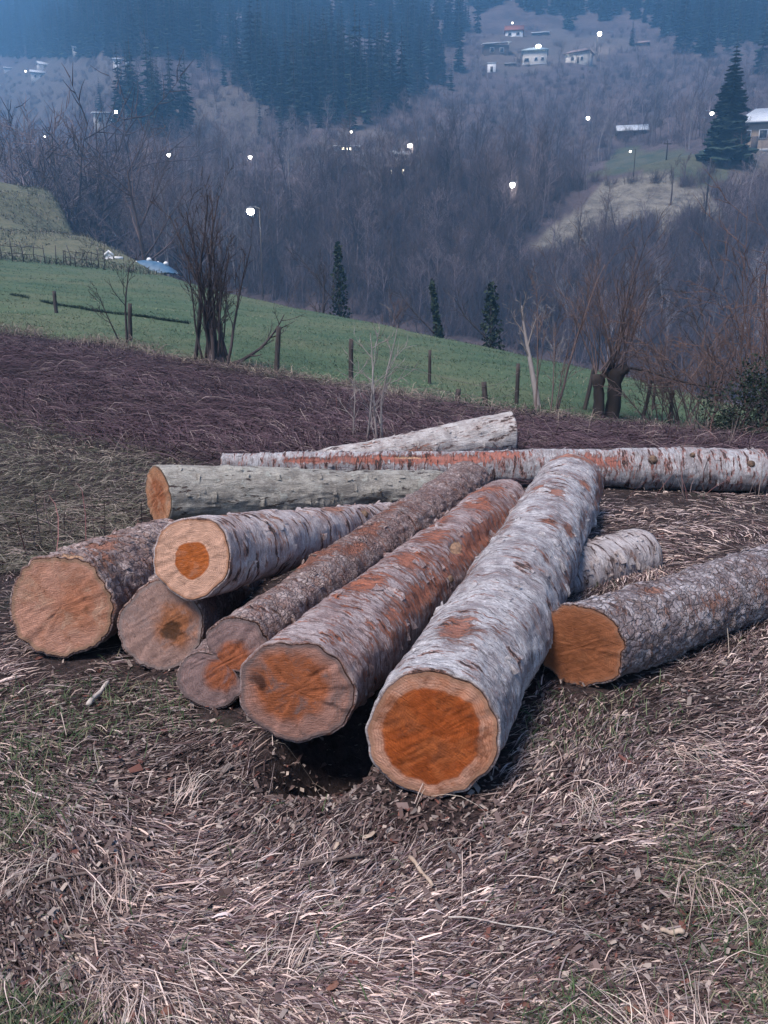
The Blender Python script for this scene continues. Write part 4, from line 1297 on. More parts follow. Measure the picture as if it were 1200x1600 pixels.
def mass(name, pts, sources, seed, kinds=None):
    """a wood too dense to count: copies of the same trees set on points"""
    rg = np.random.RandomState(seed)
    V = np.array([p for p, _ in pts])
    me = bpy.data.meshes.new(name)
    me.vertices.add(len(V)); me.vertices.foreach_set('co', V.astype(np.float32).ravel())
    a = me.attributes.new('size', 'FLOAT', 'POINT'); a.data.foreach_set('value', np.array([s for _, s in pts], np.float32))
    a = me.attributes.new('turn', 'FLOAT_VECTOR', 'POINT')
    t = np.zeros((len(V), 3), np.float32); t[:, 2] = rg.rand(len(V)) * 6.28; t[:, 0] = rg.normal(0, .03, len(V))
    a.data.foreach_set('vector', t.ravel())
    a = me.attributes.new('pick', 'INT', 'POINT'); a.data.foreach_set('value', (rg.randint(0, len(sources), len(V)) if kinds is None else np.array(kinds)).astype(np.int32))
    o = link(name, me)
    ng = bpy.data.node_groups.new(name, 'GeometryNodeTree')
    ng.interface.new_socket('Geometry', in_out='INPUT', socket_type='NodeSocketGeometry')
    ng.interface.new_socket('Geometry', in_out='OUTPUT', socket_type='NodeSocketGeometry')
    gi, go = ng.nodes.new('NodeGroupInput'), ng.nodes.new('NodeGroupOutput')
    iop = ng.nodes.new('GeometryNodeInstanceOnPoints'); iop.inputs['Pick Instance'].default_value = True
    jn = ng.nodes.new('GeometryNodeJoinGeometry')
    for s in reversed(sources):
        oi = ng.nodes.new('GeometryNodeObjectInfo'); oi.inputs['Object'].default_value = s; oi.inputs['As Instance'].default_value = True
        oi.transform_space = 'ORIGINAL'
        ng.links.new(oi.outputs['Geometry'], jn.inputs[0])
    def na(nm, ty):
        n = ng.nodes.new('GeometryNodeInputNamedAttribute'); n.data_type = ty; n.inputs['Name'].default_value = nm
        return n.outputs[0]
    ng.links.new(gi.outputs[0], iop.inputs['Points'])
    ng.links.new(jn.outputs[0], iop.inputs['Instance'])
    ng.links.new(na('pick', 'INT'), iop.inputs['Instance Index'])
    ng.links.new(na('size', 'FLOAT'), iop.inputs['Scale'])
    e2r = ng.nodes.new('FunctionNodeEulerToRotation')
    ng.links.new(na('turn', 'FLOAT_VECTOR'), e2r.inputs[0])
    ng.links.new(e2r.outputs[0], iop.inputs['Rotation'])
    ng.links.new(iop.outputs[0], go.inputs[0])
    md = o.modifiers.new('scatter', 'NODES'); md.node_group = ng
    return tag(o, kind='stuff')


def sources_of(meshes):
    return [next(o for o in COL.objects if o.type == 'MESH' and o.data == me) for me in meshes]


# far mountain on the left: dark conifers all over
u = rg.uniform(-60, 330, 1500); v = rg.uniform(-60, 95, 1500)
P2, D2 = hits(u, v); ok = ~np.isnan(D2)
for p in P2[ok]: far_pts.append((p, rg.uniform(0.8, 1.3)))
mass('conifer_wood', far_pts, sources_of(SPR1), 5)

# bare broadleaved wood
NOWOOD = [(745, 120), (1015, 75), (1000, 40), (750, 40)]
n = 8200
u = rg.uniform(-90, 1290, n); v = rg.uniform(95, 640, n)
P, D = hits(u, v)
ok = ~np.isnan(D)
P, D, u, v = P[ok], D[ok], u[ok], v[ok]
m = P[:, 1] > crest(P[:, 0] / np.maximum(P[:, 1], 1)) + 16
for ki, kz in enumerate(keepout): m &= ~inside(P[:, 0], P[:, 1], kz) | (rg.rand(len(P)) < (0.02, 0.02, 0.10, 0.02, 0.22, 0.30)[ki])
# keep the bottoms of the conifer wood and the far fields thin
for poly in CONIF: m &= ~inside(u, v - 16, poly) | (rg.rand(len(P)) < 0.22)
m &= ~inside(u, v, [(0, 90), (215, 80), (215, 130), (150, 170), (60, 150), (0, 140)]) | (rg.rand(len(P)) < 0.25)
for kk in (12, 26, 40, 54):
    for kz in (((790, 405), (835, 355), (880, 312), (930, 290), (1035, 288), (1110, 298), (1130, 352), (1040, 352), (960, 352), (900, 378), (835, 412)), ((905, 283), (960, 235), (1060, 225), (1110, 240), (1100, 285), (1010, 286)), ((745, 118), (870, 112), (870, 60), (760, 60)), ((1090, 235), (1230, 225), (1230, 300), (1110, 305))):
        m &= ~inside(u, v - kk, kz) | (rg.rand(len(P)) < 0.07)
P, D, u, v = P[m], D[m], u[m], v[m]
# even the spacing out on the ground, denser in clumps
dens = 0.55 + 0.5 * fbm(P[:, 0] / 22, P[:, 1] / 22, 0, 220, 3)
m = rg.rand(len(P)) < np.clip(dens, 0.12, 1) * np.clip(140 / D, 0.35, 1.0) + 0.1
P, D, u, v = P[m], D[m], u[m], v[m]
order = np.argsort(D)
rav = inside(P[:, 0], P[:, 1], [hit(a_, b_) for a_, b_ in RAVINE])
wood, kinds = [], []
for c, i in enumerate(order):
    sc = rg.uniform(0.38, 0.78) * (0.85 if v[i] > 430 else 1.0)
    if c < 280:
        kd = c if c < 7 else (1, 5, 1, 3, 5, 6)[rg.randint(6)] if rav[i] else rg.randint(7)
        put_copy('bare_tree', VAR1[kd], P[i], sc, rg.rand() * 6, ('grey', 'dark', 'grey', 'brown', 'grey', 'dark', 'pale')[kd] + ' leafless tree in the valley wood ' + ('left of the brightest street lamp' if u[i] < 392 else 'between the two brightest street lamps' if u[i] < 799 else 'right of the lamp beside the dry meadow'), 'bare tree', 'leafless trees of the valley wood')
    else:
        wood.append((P[i], sc)); kinds.append((1, 5, 1, 3, 5, 0)[rg.randint(6)] if rav[i] else (0, 2, 4, 0, 2, 4, 3, 6, 1)[rg.randint(9)])
mass('bare_woodland', wood, sources_of(VAR1), 6, kinds)
# brushwood below the trees
rg2 = np.random.RandomState(230)
bm_ = MB()
for j in range(34):
    a = rg2.uniform(0, 6.28); t = rg2.uniform(0.15, 0.8)
    d = np.array([math.cos(a) * math.sin(t), math.sin(a) * math.sin(t), math.cos(t)])
    L = rg2.uniform(0.8, 2.4)
    q0 = np.array([rg2.normal(0, .5), rg2.normal(0, .5), -0.1])
    bm_.tube([q0, q0 + d * L * .5, q0 + d * L + np.array([0, 0, -.1])], [0.022, 0.016, 0.008], 3)
    for k in range(3):
        dd = d + rg2.normal(0, .45, 3); q1 = q0 + d * L * rg2.uniform(.3, .9)
        bm_.tube([q1, q1 + dd * L * .3], [0.012, 0.007], 3)
M_brush = tree_mat('brushwood', (0.10, 0.078, 0.09), (0.16, 0.125, 0.14), 0.35)
brush_me = bm_.mesh('brush', [M_brush])
p = hit(610, 470)
put_copy('brushwood', brush_me, p, 1.0, 0, 'low leafless brushwood thicket just beyond the pasture crest', 'brushwood', None)
n = 6500
u = rg2.uniform(-60, 1260, n); v = rg2.uniform(50, 640, n)
P, D = hits(u, v); ok = ~np.isnan(D)
P, D, u, v = P[ok], D[ok], u[ok], v[ok]
m = (P[:, 1] > crest(P[:, 0] / np.maximum(P[:, 1], 1)) + 12)
for ki, kz in enumerate(keepout): m &= ~inside(P[:, 0], P[:, 1], kz) | (rg2.rand(len(P)) < (0, 0.03, .35, .2, .4, .6)[ki])
mass('brushwood_thickets', [(q, rg2.uniform(.6, 1.5)) for q in P[m]], sources_of([brush_me]), 7)

# ------------------------------------------------------------------ nearer trees and bushes
def stems_tree(seed, h, stems, r, mat, spread=0.22, kids=(7, 5, 4), thin=0.006, lo=0.15, lean=(0, 0), an=0.5, lr=0.38, upw=0.08):
    rg = np.random.RandomState(seed)
    a, b = MB(), MB()
    for i in range(stems):
        k = 1.0 if i == 0 else rg.uniform(0.45, 0.95)
        spec = [(kids[0], 9, 7, 0.05, lr, an, 0.03, lo, thin), (kids[1], 5, 4, 0.1, 0.5, 0.6, upw, 0, thin), (kids[2], 4, 3, 0.12, 0.5, 0.6, upw, 0, thin), (0, 3, 3, 0.1, 0.5, 0.6, upw, 0, thin)]
        q = (rg.normal(0, 0.05 * stems ** .5), rg.normal(0, 0.05 * stems ** .5), -0.15)
        grow(rg, a, q, (rg.normal(lean[0], spread), rg.normal(lean[1], spread), 1), h * k, r * k, 0, spec, b)
    return a.mesh('trunk', [mat], True), b.mesh('crown', [mat])


p = hit(337, 571)
tr, cr = stems_tree(501, 3.7, 15, 0.05, M_tw_dark, 0.13, (7, 4, 3), 0.007, 0.25, an=0.4, lr=0.28)
rt = put_tree('multi_stem_tree', 'tall leafless many-stemmed shrub standing at the edge of the green pasture', 'tree', p, tr, cr)
mb = MB(); rg = np.random.RandomState(502)
mb.tube([(0.05, -.05, -.1), (0, 0, .25), (-.03, 0, .5)], [.2, .16, .11], 9)
link('stump', mb.mesh('stump', [M_tw_dark], True), rt)
a_, b_ = MB(), MB()
grow(rg, a_, (0.15, 0, -0.02), (1, 0.0, 0.05), 1.75, 0.05, 0, [(9, 8, 6, 0.06, .34, .7, 0.11, .3, .006), (4, 4, 4, .1, .5, .6, .1, 0, .006), (0, 3, 3, .1, .5, .6, .1, 0, .006)], b_)
link('limb', merged('limb', [a_.mesh('limb', [M_tw_dark]), b_.mesh('limb', [M_tw_dark])]), rt)

p = hit(195, 535)
tr, cr = stems_tree(511, 1.9, 2, 0.035, M_tw_dark, 0.16, (6, 4, 3), 0.006, 0.45, an=0.55, lean=(-.1, 0))
put_tree('young_tree', 'small leafless forked tree on the pasture left of the many-stemmed shrub', 'tree', p, tr, cr)

p = hit(583, 700)
tr, cr = stems_tree(523, 1.5, 4, 0.017, M_tw_pale, 0.13, (7, 4, 0), 0.0045, 0.12, an=0.8, lr=0.42, upw=.05)
put_tree('sapling', 'thin pale leafless sapling growing behind the whitish cracked log', 'sapling', p, tr, cr)

# slanting pale tree and its neighbour
p = hit(848, 638)
tr, cr = stems_tree(531, 2.15, 1, 0.075, M_tw_pale, 0.0, (5, 4, 3), 0.006, 0.5, lean=(-.13, 0), an=.5)
put_tree('leaning_tree', 'pale peeling tree leaning left at the foot of the pasture', 'tree', p, tr, cr)
p = hit(863, 643)
tr, cr = stems_tree(534, 2.9, 4, 0.028, M_tw_brown, 0.12, (6, 4, 3), 0.006, 0.25, lean=(.05, 0), an=.5)
put_tree('young_tree', 'slim many-stemmed young tree right beside the leaning pale tree', 'tree', p, tr, cr)


M_tw_black = tree_mat('wet_black_bark', (0.016, 0.012, 0.012), (0.04, 0.03, 0.03))


def pollard(seed, h, r, whips, wl, mat, twig, lean):
    rg = np.random.RandomState(seed)
    a, b, hd = MB(), MB(), MB()
    t = np.linspace(0, 1, 9)
    pts = np.stack([lean * t * h + .03 * np.sin(5 * t), .02 * np.sin(7 * t), -0.2 + (h + .2) * t], 1)
    a.tube(pts, r * (1.25 - .35 * t + .35 * (t > .85)) * (1 + .06 * np.sin(23 * t)), 11, True)
    top = pts[-1]
    for i in range(7):
        c = top + rg.normal(0, r * .7, 3) * np.array([1.2, 1.2, .6])
        s = r * rg.uniform(.6, 1.0)
        hd.tube([c - [0, 0, s], c - [0, 0, s * .5], c + [0, 0, s * .2], c + [0, 0, s * .8]], [s * .5, s * .95, s, s * .3], 8, True)
    for i in range(whips):
        d = rg.normal(0, .42, 3); d[2] = 1.0
        grow(rg, b, top + rg.normal(0, r * .6, 3), d, wl * rg.uniform(.5, 1.1), 0.012, 0, [(6, 6, 4, .06, .4, .45, .03, .3, .007), (4, 4, 3, .1, .5, .5, .03, 0, .007), (0, 3, 3, .1, .5, .6, .02, 0, .005)], b)
    return a.mesh('trunk', [mat], True), b.mesh('crown', [twig]), hd.mesh('burl', [mat], True)


p = hit(952, 653)
tr, cr, hd = pollard(541, 0.92, 0.125, 22, 2.3, M_tw_black, M_tw_brown, 0.10)
put_tree('pollard_tree', 'gnarled dark pollarded trunk topped with a burst of thin whips', 'tree', p, tr, cr, extra=(('burl', hd),))
p = hit(932, 652)
tr, cr, hd = pollard(542, 0.80, 0.095, 9, 1.8, M_tw_black, M_tw_brown, 0.02)
put_tree('pollard_tree', 'thinner straight dark trunk standing close left of the pollard', 'tree', p, tr, cr)


# bushes on the right
def bush(seed, w, h, n, mat, thin, rad=0.02, outward=0.5, kids=(7, 4)):
    rg = np.random.RandomState(seed)
    b = MB(); a = MB()
    for i in range(n):
        q = np.array([rg.normal(0, w * .3), rg.normal(0, w * .3), -0.1])
        d = np.array([q[0] / w * outward * 2 + rg.normal(0, .3), q[1] / w * outward * 2 + rg.normal(0, .3), 1.0])
        grow(rg, a, q, d, h * rg.uniform(.5, 1.05), rad, 0, [(kids[0], 7, 4, .09, .36, .6, .02, .2, thin), (kids[1], 4, 3, .12, .5, .6, .03, 0, thin), (0, 3, 3, .12, .5, .6, .0, 0, thin)], b)
    return a.mesh('trunk', [mat]), b.mesh('crown', [mat])


p = hit(1165, 690)
tr, cr = bush(551, 1.1, 4.2, 38, M_tw_red, 0.007, 0.016, .5, (9, 5))
p2 = ground_at(p.x + 1.35, p.y + 1.4)
put_tree('willow_bush', 'tall reddish leafless willow thicket at the right edge', 'bush', p2, tr, cr)
tr, cr = bush(552, 1.0, 2.0, 26, M_tw_brown, 0.007, 0.014, .5, (9, 5))
put_tree('bare_bush', 'grey brown tangle of bare branches between the pollard and the evergreen bush', 'bush', ground_at(p.x - 0.1, p.y + 2.6), tr, cr)
tr, cr = bush(553, 0.7, 1.0, 14, M_tw_dark, 0.004, 0.01)
mb = MB(); rg = np.random.RandomState(554)
for c, r_ in (((-.3, .1, .45), (.36, .34, .46)), ((0, 0, .35), (.34, .34, .36)), ((.2, .1, .95), (.34, .3, .3)), ((.28, .1, .3), (.3, .3, .33)), ((.1, .0, .72), (.24, .24, .25)), ((-.22, .05, .22), (.22, .22, .24)), ((.4, 0, .66), (.2, .2, .24))):
    leaf_cloud(mb, rg, c, r_, 420, 0.024)
put_tree('evergreen_bush', 'dense dark evergreen bush at the right edge just behind the crosswise log', 'bush', ground_at(p.x - 0.05, p.y), tr, cr, 1.15, extra=(('foliage', mb.mesh('foliage', [M_ivy])),))
# arching bramble-like limb
p = hit(1128, 640)
tr, cr = stems_tree(556, 3.0, 3, 0.035, M_tw_dark, 0.12, (8, 5, 4), 0.006, 0.3, lean=(-.18, .1), an=.7, upw=-.02)
put_tree('arching_tree', 'dark leafless tree arching its branches leftwards above the right bushes', 'tree', ground_at(p.x * 1.25, p.y * 1.25), tr, cr, 1.3)

# ivy-covered trunks beyond the crest
def ivy_tree(seed, h, w, fork=False):
    rg = np.random.RandomState(seed)
    a, c, b = MB(), MB(), MB()
    t = np.linspace(0, 1, 8)
    lean = rg.uniform(-.16, -.02)
    pts = np.stack([lean * h * t, 0 * t, h * t - .3], 1)
    a.tube(pts, .16 * (1.1 - .8 * t), 6)
    for s in np.linspace(0.04, .98, 22):
        leaf_cloud(c, rg, (lean * h * s, 0, h * s), (w * (1.3 - 1.05 * s) * rg.uniform(.75, 1.25), w * (1.3 - 1.05 * s), h * .05), 52, .11)
    grow(rg, b, (lean * h * .6, 0, h * .55), (-.7, 0, .8), h * .5, .05, 0, [(6, 5, 4, .1, .45, .6, .05, .3, .014), (4, 4, 3, .1, .5, .6, .05, 0, .014), (0, 3, 3, .1, .5, .6, 0, 0, .014)], b)
    return a.mesh('trunk', [M_tw_dark]), c.mesh('ivy', [M_ivy]), b.mesh('limb', [M_tw_dark])


for (u, v, hp, w, lab, sd) in ((535, 500, 108, .95, 'dark ivy-wrapped tree standing on the pasture crest beside a forked bare tree', 561), (702, 546, 100, .5, 'thin ivy-wrapped trunk beyond the pasture, left of the stouter one', 562), (773, 556, 105, 1.1, 'stout ivy-wrapped trunk beyond the pasture crest right of the middle', 563)):
    r_ = ray(u, v)
    yv = crest(r_.x / r_.y) + 9
    p = ground_at(r_.x / r_.y * yv, yv)
    d = p.y * CP - (p.z - CAM_H) * SP
    foot = at(u, v, d).z
    h = hp * d / FPX + (foot - p.z)
    tr, iv, lm = ivy_tree(sd, h, w * .8)
    r0 = empty('ivy_tree', p); tag(r0, lab, 'tree')
    link('trunk', tr, r0); link('ivy', iv, r0); link('limb', lm, r0)

# bare trees with a face of their own
def crest_tree(u, vtop, name, lab, cat, seed, beyond, mat, stems=1, r=.14, **kw):
    r_ = ray(u, vtop)
    yv = beyond
    p = ground_at(r_.x / r_.y * yv, yv)
    d = p.y * CP - (p.z - CAM_H) * SP
    h = (at(u, vtop, d).z - p.z)
    tr, cr = stems_tree(seed, h * 0.8, stems, r, mat, kw.pop('spread', .06), kw.pop('kids', (8, 6, 5)), kw.pop('thin', .013), kw.pop('lo', .35), **kw)
    return put_tree(name, lab, cat, p, tr, cr)


crest_tree(215, 210, 'broad_tree', 'big leafless tree with spreading limbs standing behind the left end of the pasture', 'tree', 571, 68, M_tw_brown, 1, .3, lo=.45, an=.75, lr=.5, kids=(9, 6, 5), thin=.02)
crest_tree(325, 290, 'broad_tree', 'ivy-topped pale brown tree behind the many-stemmed shrub', 'tree', 572, 58, M_tw_brown, 2, .2, lo=.3)
crest_tree(497, 395, 'forked_tree', 'dark forked leafless tree just left of the ivy-wrapped tree on the crest', 'tree', 573, 44, M_tw_dark, 2, .12, lean=(.1, 0))
crest_tree(615, 440, 'thin_tree', 'thin leafless tree on the crest between the two ivy-wrapped trees', 'tree', 574, 40, M_tw_brown, 2, .06, spread=.12)
crest_tree(960, 410, 'broad_tree', 'leafless tree with dark upright trunk behind the pollard', 'tree', 575, 34, M_tw_brown, 3, .08, spread=.15, thin=.009)
crest_tree(880, 440, 'thin_tree', 'slender pale trunk behind the slim young tree', 'tree', 576, 36, M_tw_pale, 2, .05, spread=.15, thin=.009)
crest_tree(1045, 400, 'broad_tree', 'leafless tree with twisted boughs behind the bare bush on the right', 'tree', 577, 31, M_tw_brown, 3, .08, spread=.2, thin=.008, upw=.0)
crest_tree(440, 430, 'thin_tree', 'grey leafless tree on the crest right of the many-stemmed shrub', 'tree', 578, 52, M_tw_grey, 2, .09, spread=.15)

# dark wood behind the knoll on the left
rg = np.random.RandomState(580)
i = 0
while i < 62:
    u = rg.uniform(-40, 285)
    yv = rg.uniform(98, 128)
    r_ = ray(u, 300)
    p = ground_at(r_.x / r_.y * yv, yv)
    topv = np.interp(u, [-40, 40, 110, 200, 285], [162, 172, 180, 212, 268]) + rg.uniform(0, 75)
    if 138 < u < 215: topv = max(topv, 214)
    d = p.y * CP - (p.z - CAM_H) * SP
    h = at(u, topv, d).z - p.z
    if h > 3:
        k = rg.randint(7)
        bh = (11, 12, 9, 13, 10, 8, 12)[k] * 1.25
        put_copy('bare_tree', VAR1[k], p, h / bh, rg.rand() * 6, 'leafless tree in the dark grove behind the knoll ' + ('at the left edge' if u < 90 else 'left of the big spreading tree' if u < 200 else 'behind the big spreading tree'), 'bare tree', 'leafless grove behind the left knoll', 1.15)
    i += 1

# large spruce beside the right-hand house
p = hit(1133, 252)
d = p.y * CP - (p.z - CAM_H) * SP
h = 160 * d / FPX * 1.03
tr, cr = spruce_mesh(590, h, h * .25, 32, 17, 1.3)
put_tree('spruce_tree', 'large solitary dark spruce beside the house at the right edge', 'spruce tree', p, tr, cr)
for (u, v, hp, lab, sd) in ((1048, 320, 66, 'tall thin bare tree on the dry meadow terrace', 591), (1068, 285, 40, 'small bare fruit tree at the edge of the green meadow', 592), (1012, 225, 34, 'small dark fruit tree above the green meadow', 593), (1160, 265, 70, 'leafless orchard tree in front of the house at the right edge', 594)):
    p = hit(u, v); d = p.y * CP - (p.z - CAM_H) * SP
    tr, cr = stems_tree(sd, hp * d / FPX * .85, 1, .14, M_tw_brown, .05, (8, 6, 5), .02, .35, an=.7, lr=.42)
    put_tree('fruit_tree', lab, 'tree', p, tr, cr)

# ------------------------------------------------------------------ posts, fence, sheds
M_post = vary_mat('weathered_post', (0.03, 0.025, 0.026), (0.075, 0.06, 0.06), 20, .9, .004, (1, 1, .15))
M_wire = vary_mat('fence_wire', (0.10, 0.09, 0.09), (0.14, 0.12, 0.11), 10, .6)
POSTS = [(88, 489, 456, 0, .055, 'short dark fence post in the pasture at far left'), (203, 533, 476, .08, .05, 'slanting dark post beside the small forked tree'),
         (431, 583, 512, .1, .055, 'leaning pale-topped fence post right of the many-stemmed shrub'), (548, 600, 531, .02, .05, 'upright fence post in the middle of the pasture edge'),
         (671, 600, 548, 0, .035, 'thin post low on the pasture right of the middle'), (713, 628, 608, .15, .05, 'broken stub of a fence post on the pasture edge'),
         (760, 634, 597, -.14, .05, 'short dark post leaning left on the pasture edge'), (807, 632, 569, 0, .04, 'thin upright fence post left of the leaning pale tree'),
         (912, 640, 572, .18, .04, 'slanting stake just left of the two dark trunks'), (1003, 655, 588, .16, .035, 'slanting stake to the right of the pollard'),
         (1045, 660, 612, .03, .03, 'thin stake near the right end of the pasture'), (1020, 640, 600, 0, .03, 'low thin stake behind the slanting stake on the right')]
post_tops = []
for (u, v, vt, ln_, rad, lab) in POSTS:
    p = hit(u, v); d = p.y * CP - (p.z - CAM_H) * SP
    h = (v - vt) * d / FPX
    mb = MB(); t = np.linspace(0, 1, 7)
    mb.tube(np.stack([ln_ * h * t, .01 * np.sin(8 * t), -.15 + (h + .15) * t], 1), rad * (1.08 - .15 * t) * (1 + .06 * np.sin(t * 15 + u)), 8, True)
    tag(mb.build('fence_post', M_post, None, p, True), lab, 'fence post')
    post_tops.append((p, h, ln_))


def wire(ids, fr, label):
    mb = MB()
    for a, b in zip(ids[:-1], ids[1:]):
        for f in fr:
            pa = post_tops[a][0] + Vector((post_tops[a][2] * post_tops[a][1] * f, -.05, post_tops[a][1] * f))
            pb = post_tops[b][0] + Vector((post_tops[b][2] * post_tops[b][1] * f, -.05, post_tops[b][1] * f))
            t = np.linspace(0, 1, 9)
            pts = np.array(pa)[None] * (1 - t[:, None]) + np.array(pb)[None] * t[:, None]
            pts[:, 2] -= .06 * np.sin(np.pi * t)
            mb.tube(pts, .0045, 3)
    tag(mb.build('fence_wire', M_wire), label, 'wire')


wire([3, 6, 7], (.35, .8), 'thin sagging fence wires between the posts along the pasture edge')

# fallen rail beside the pollard
p, q = at(955, 572, hit(952, 653).y * 1.0), at(1120, 604, hit(952, 653).y * .98)
mb = MB(); t = np.linspace(0, 1, 9)
mb.tube(np.array(p)[None] * (1 - t[:, None]) + np.array(q)[None] * t[:, None] + np.stack([0 * t, 0 * t, .04 * np.sin(6 * t)], 1), .028 * (1 - .4 * t), 7, True)
tag(mb.build('propped_pole', M_post, None, None, True), 'long dark pole propped from the pollard down into the bare bush', 'pole')

# picket line and little white sheds at the top of the pasture
rg = np.random.RandomState(600)
fr = empty('paddock_fence', hit(95, 412)); tag(fr, 'old wooden paddock fence of thin stakes and rails at the top left of the pasture', 'fence')
F0 = Vector(fr.location)
pp = []
for u in list(range(-14, 110, 17)) + list(range(100, 170, 9)):
    v = 411 + rg.normal(0, 1)
    r_ = ray(u, v); yv = 50 + rg.normal(0, .3)
    p = ground_at(r_.x / r_.y * yv, yv)
    pp.append(p)
    mb = MB(); hh = rg.uniform(.8, 1.35)
    mb.tube([(0, 0, -.2), (rg.normal(0, .05), 0, hh * .5), (rg.normal(0, .08), 0, hh)], [.032, .028, .024], 6, True)
    o = mb.build('stake', M_post, fr, p - F0)
for a, b in zip(pp[:-1], pp[1:]):
    if a.x > pp[7].x - 0.1 or rg.rand() < .5:
        for z in (.45, .85):
            mb = MB(); mb.tube([a - F0 + Vector((0, -.05, z)), b - F0 + Vector((0, -.05, z + rg.normal(0, .05)))], .018, 5, True)
            mb.build('rail', M_post, fr)

M_white = vary_mat('white_board', (0.80, 0.80, 0.82), (0.65, 0.65, 0.68), 6, .7)
M_wallc = vary_mat('pale_render', (0.60, 0.56, 0.52), (0.5, 0.46, 0.44), 1.5, .9)
M_wallg = vary_mat('grey_render', (0.5, 0.49, 0.49), (0.4, 0.39, 0.4), 1.5, .9)
M_wallt = vary_mat('tan_plank_wall', (0.33, 0.25, 0.19), (0.24, 0.18, 0.14), 2.5, .9, 0, (3, 3, .3))
M_wood = vary_mat('dark_timber', (0.075, 0.06, 0.06), (0.13, 0.105, 0.10), 3, .9, 0, (3, 3, .3))
M_roofp = vary_mat('pale_sheet_roof', (0.74, 0.76, 0.80), (0.6, 0.62, 0.66), 1.2, .5)
M_roofb = vary_mat('bluish_sheet_roof', (0.60, 0.70, 0.72), (0.48, 0.57, 0.6), 1.2, .5)
M_roofr = vary_mat('rusty_red_roof', (0.34, 0.13, 0.10), (0.24, 0.10, 0.08), 1.2, .8)
M_roofk = vary_mat('pinkish_tile_roof', (0.42, 0.30, 0.28), (0.33, 0.24, 0.23), 1.2, .8)
M_glass = vary_mat('dark_window', (0.03, 0.035, 0.045), (0.05, 0.055, 0.065), 1, .15)
M_tarp = vary_mat('blue_tarpaulin', (0.05, 0.115, 0.20), (0.09, 0.17, 0.27), 2.5, .5)
def emit(name, col, k):
    m, nt, b = mat_new(name)
    b.inputs['Emission Color'].default_value = c4(col)
    b.inputs['Emission Strength'].default_value = k
    b.inputs['Base Color'].default_value = c4((.8, .8, .8))
    m.cycles.emission_sampling = 'NONE'
    return m
M_lamp = emit('lamp_glow', (1.0, .97, .88), 9)
M_lamp_dim = emit('dim_lamp_glow', (1.0, .92, .78), 2.2)
M_litwin = emit('lit_window', (1.0, .85, .6), 4)


def house(name, label, cat, u, v, wpx, hpx, wall, roof, roof_px=10, depth=.8, rz=0.0, kind='gable', over=.5, windows=(), door=None, base=None, lit=(), dist=None, extra_roof=0.0):
    """u, v: foot of the wall in the photo; sizes in photo pixels at that distance"""
    p = hit(u, v) if dist is None else at(u, v, dist)
    d = p.y * CP - (p.z - CAM_H) * SP
    k = d / FPX
    W, H, Rf = wpx * k, hpx * k, roof_px * k
    D = W * depth
    a = math.atan2(p.x, p.y)
    r = empty(name, p, (0, 0, -a + rz)); tag(r, label, cat)
    mb = MB(); mb.box((0, D / 2, H / 2 - 2), (W, D, H + 4))
    if kind == 'gable_front':
        mb.add([(-W / 2, .0, H), (W / 2, .0, H), (0, .0, H + Rf * .96), (-W / 2, D, H), (W / 2, D, H), (0, D, H + Rf * .96)], None, [[0, 1, 2], [4, 3, 5]])
    mb.build('wall', wall, r)
    ov = over; th = max(.18, .08 * H)
    mb = MB()
    X, Y0, Y1 = W / 2 + ov, -ov, D + ov
    def slab(P):
        n = len(P)
        V = [q for q in P] + [(q[0], q[1], q[2] + th) for q in P]
        qd = [[i, (i + 1) % n, n + (i + 1) % n, n + i] for i in range(n)]
        if n == 4: mb.add(V, qd + [[3, 2, 1, 0], [4, 5, 6, 7]])
        else: mb.add(V, qd, [[2, 1, 0], [3, 4, 5]])
    e = H + .02 - 0.0
    if kind == 'gable':
        slab([(-X, Y0, e), (X, Y0, e), (X, D / 2, e + Rf), (-X, D / 2, e + Rf)])
        slab([(-X, D / 2, e + Rf), (X, D / 2, e + Rf), (X, Y1, e), (-X, Y1, e)])
    elif kind == 'gable_front':
        slab([(-X, Y0, e), (0, Y0, e + Rf), (0, Y1, e + Rf), (-X, Y1, e)])
        slab([(0, Y0, e + Rf), (X, Y0, e), (X, Y1, e), (0, Y1, e + Rf)])
    elif kind == 'hip':
        g = W * .22
        slab([(-X, Y0, e), (X, Y0, e), (g, D / 2, e + Rf), (-g, D / 2, e + Rf)])
        slab([(g, D / 2, e + Rf), (X, Y1, e), (-X, Y1, e), (-g, D / 2, e + Rf)])
        slab([(X, Y0, e), (X, Y1, e), (g, D / 2, e + Rf)])
        slab([(-X, Y1, e), (-X, Y0, e), (-g, D / 2, e + Rf)])
    else:
        slab([(-X, Y0, e - Rf * .0), (X, Y0, e + Rf * extra_roof), (X, Y1, e + Rf + Rf * extra_roof), (-X, Y1, e + Rf)])
    mb.build('roof', roof, r)
    for i, (fx, fz, fw, fh) in enumerate(windows):
        mb = MB(); mb.box((0, 0, 0), (fw * W + .3, .14, fh * H + .3))
        w = mb.build('window', M_white, r, (fx * W - W / 2, -.072, fz * H))
        mb = MB(); mb.box((0, 0, 0), (fw * W, .05, fh * H))
        mb.build('pane', M_litwin if i in lit else M_glass, w, (0, -.075, 0))
    if door:
        mb = MB(); mb.box((0, 0, 0), (door[1] * W, .12, door[2] * H))
        mb.build('door', M_wood, r, (door[0] * W - W / 2, -.065, door[2] * H / 2))
    if base:
        mb = MB(); mb.box((0, D / 2, base * H / 2), (W + .3, D + .3, base * H)); mb.build('plinth', M_wallg, r)
    return r


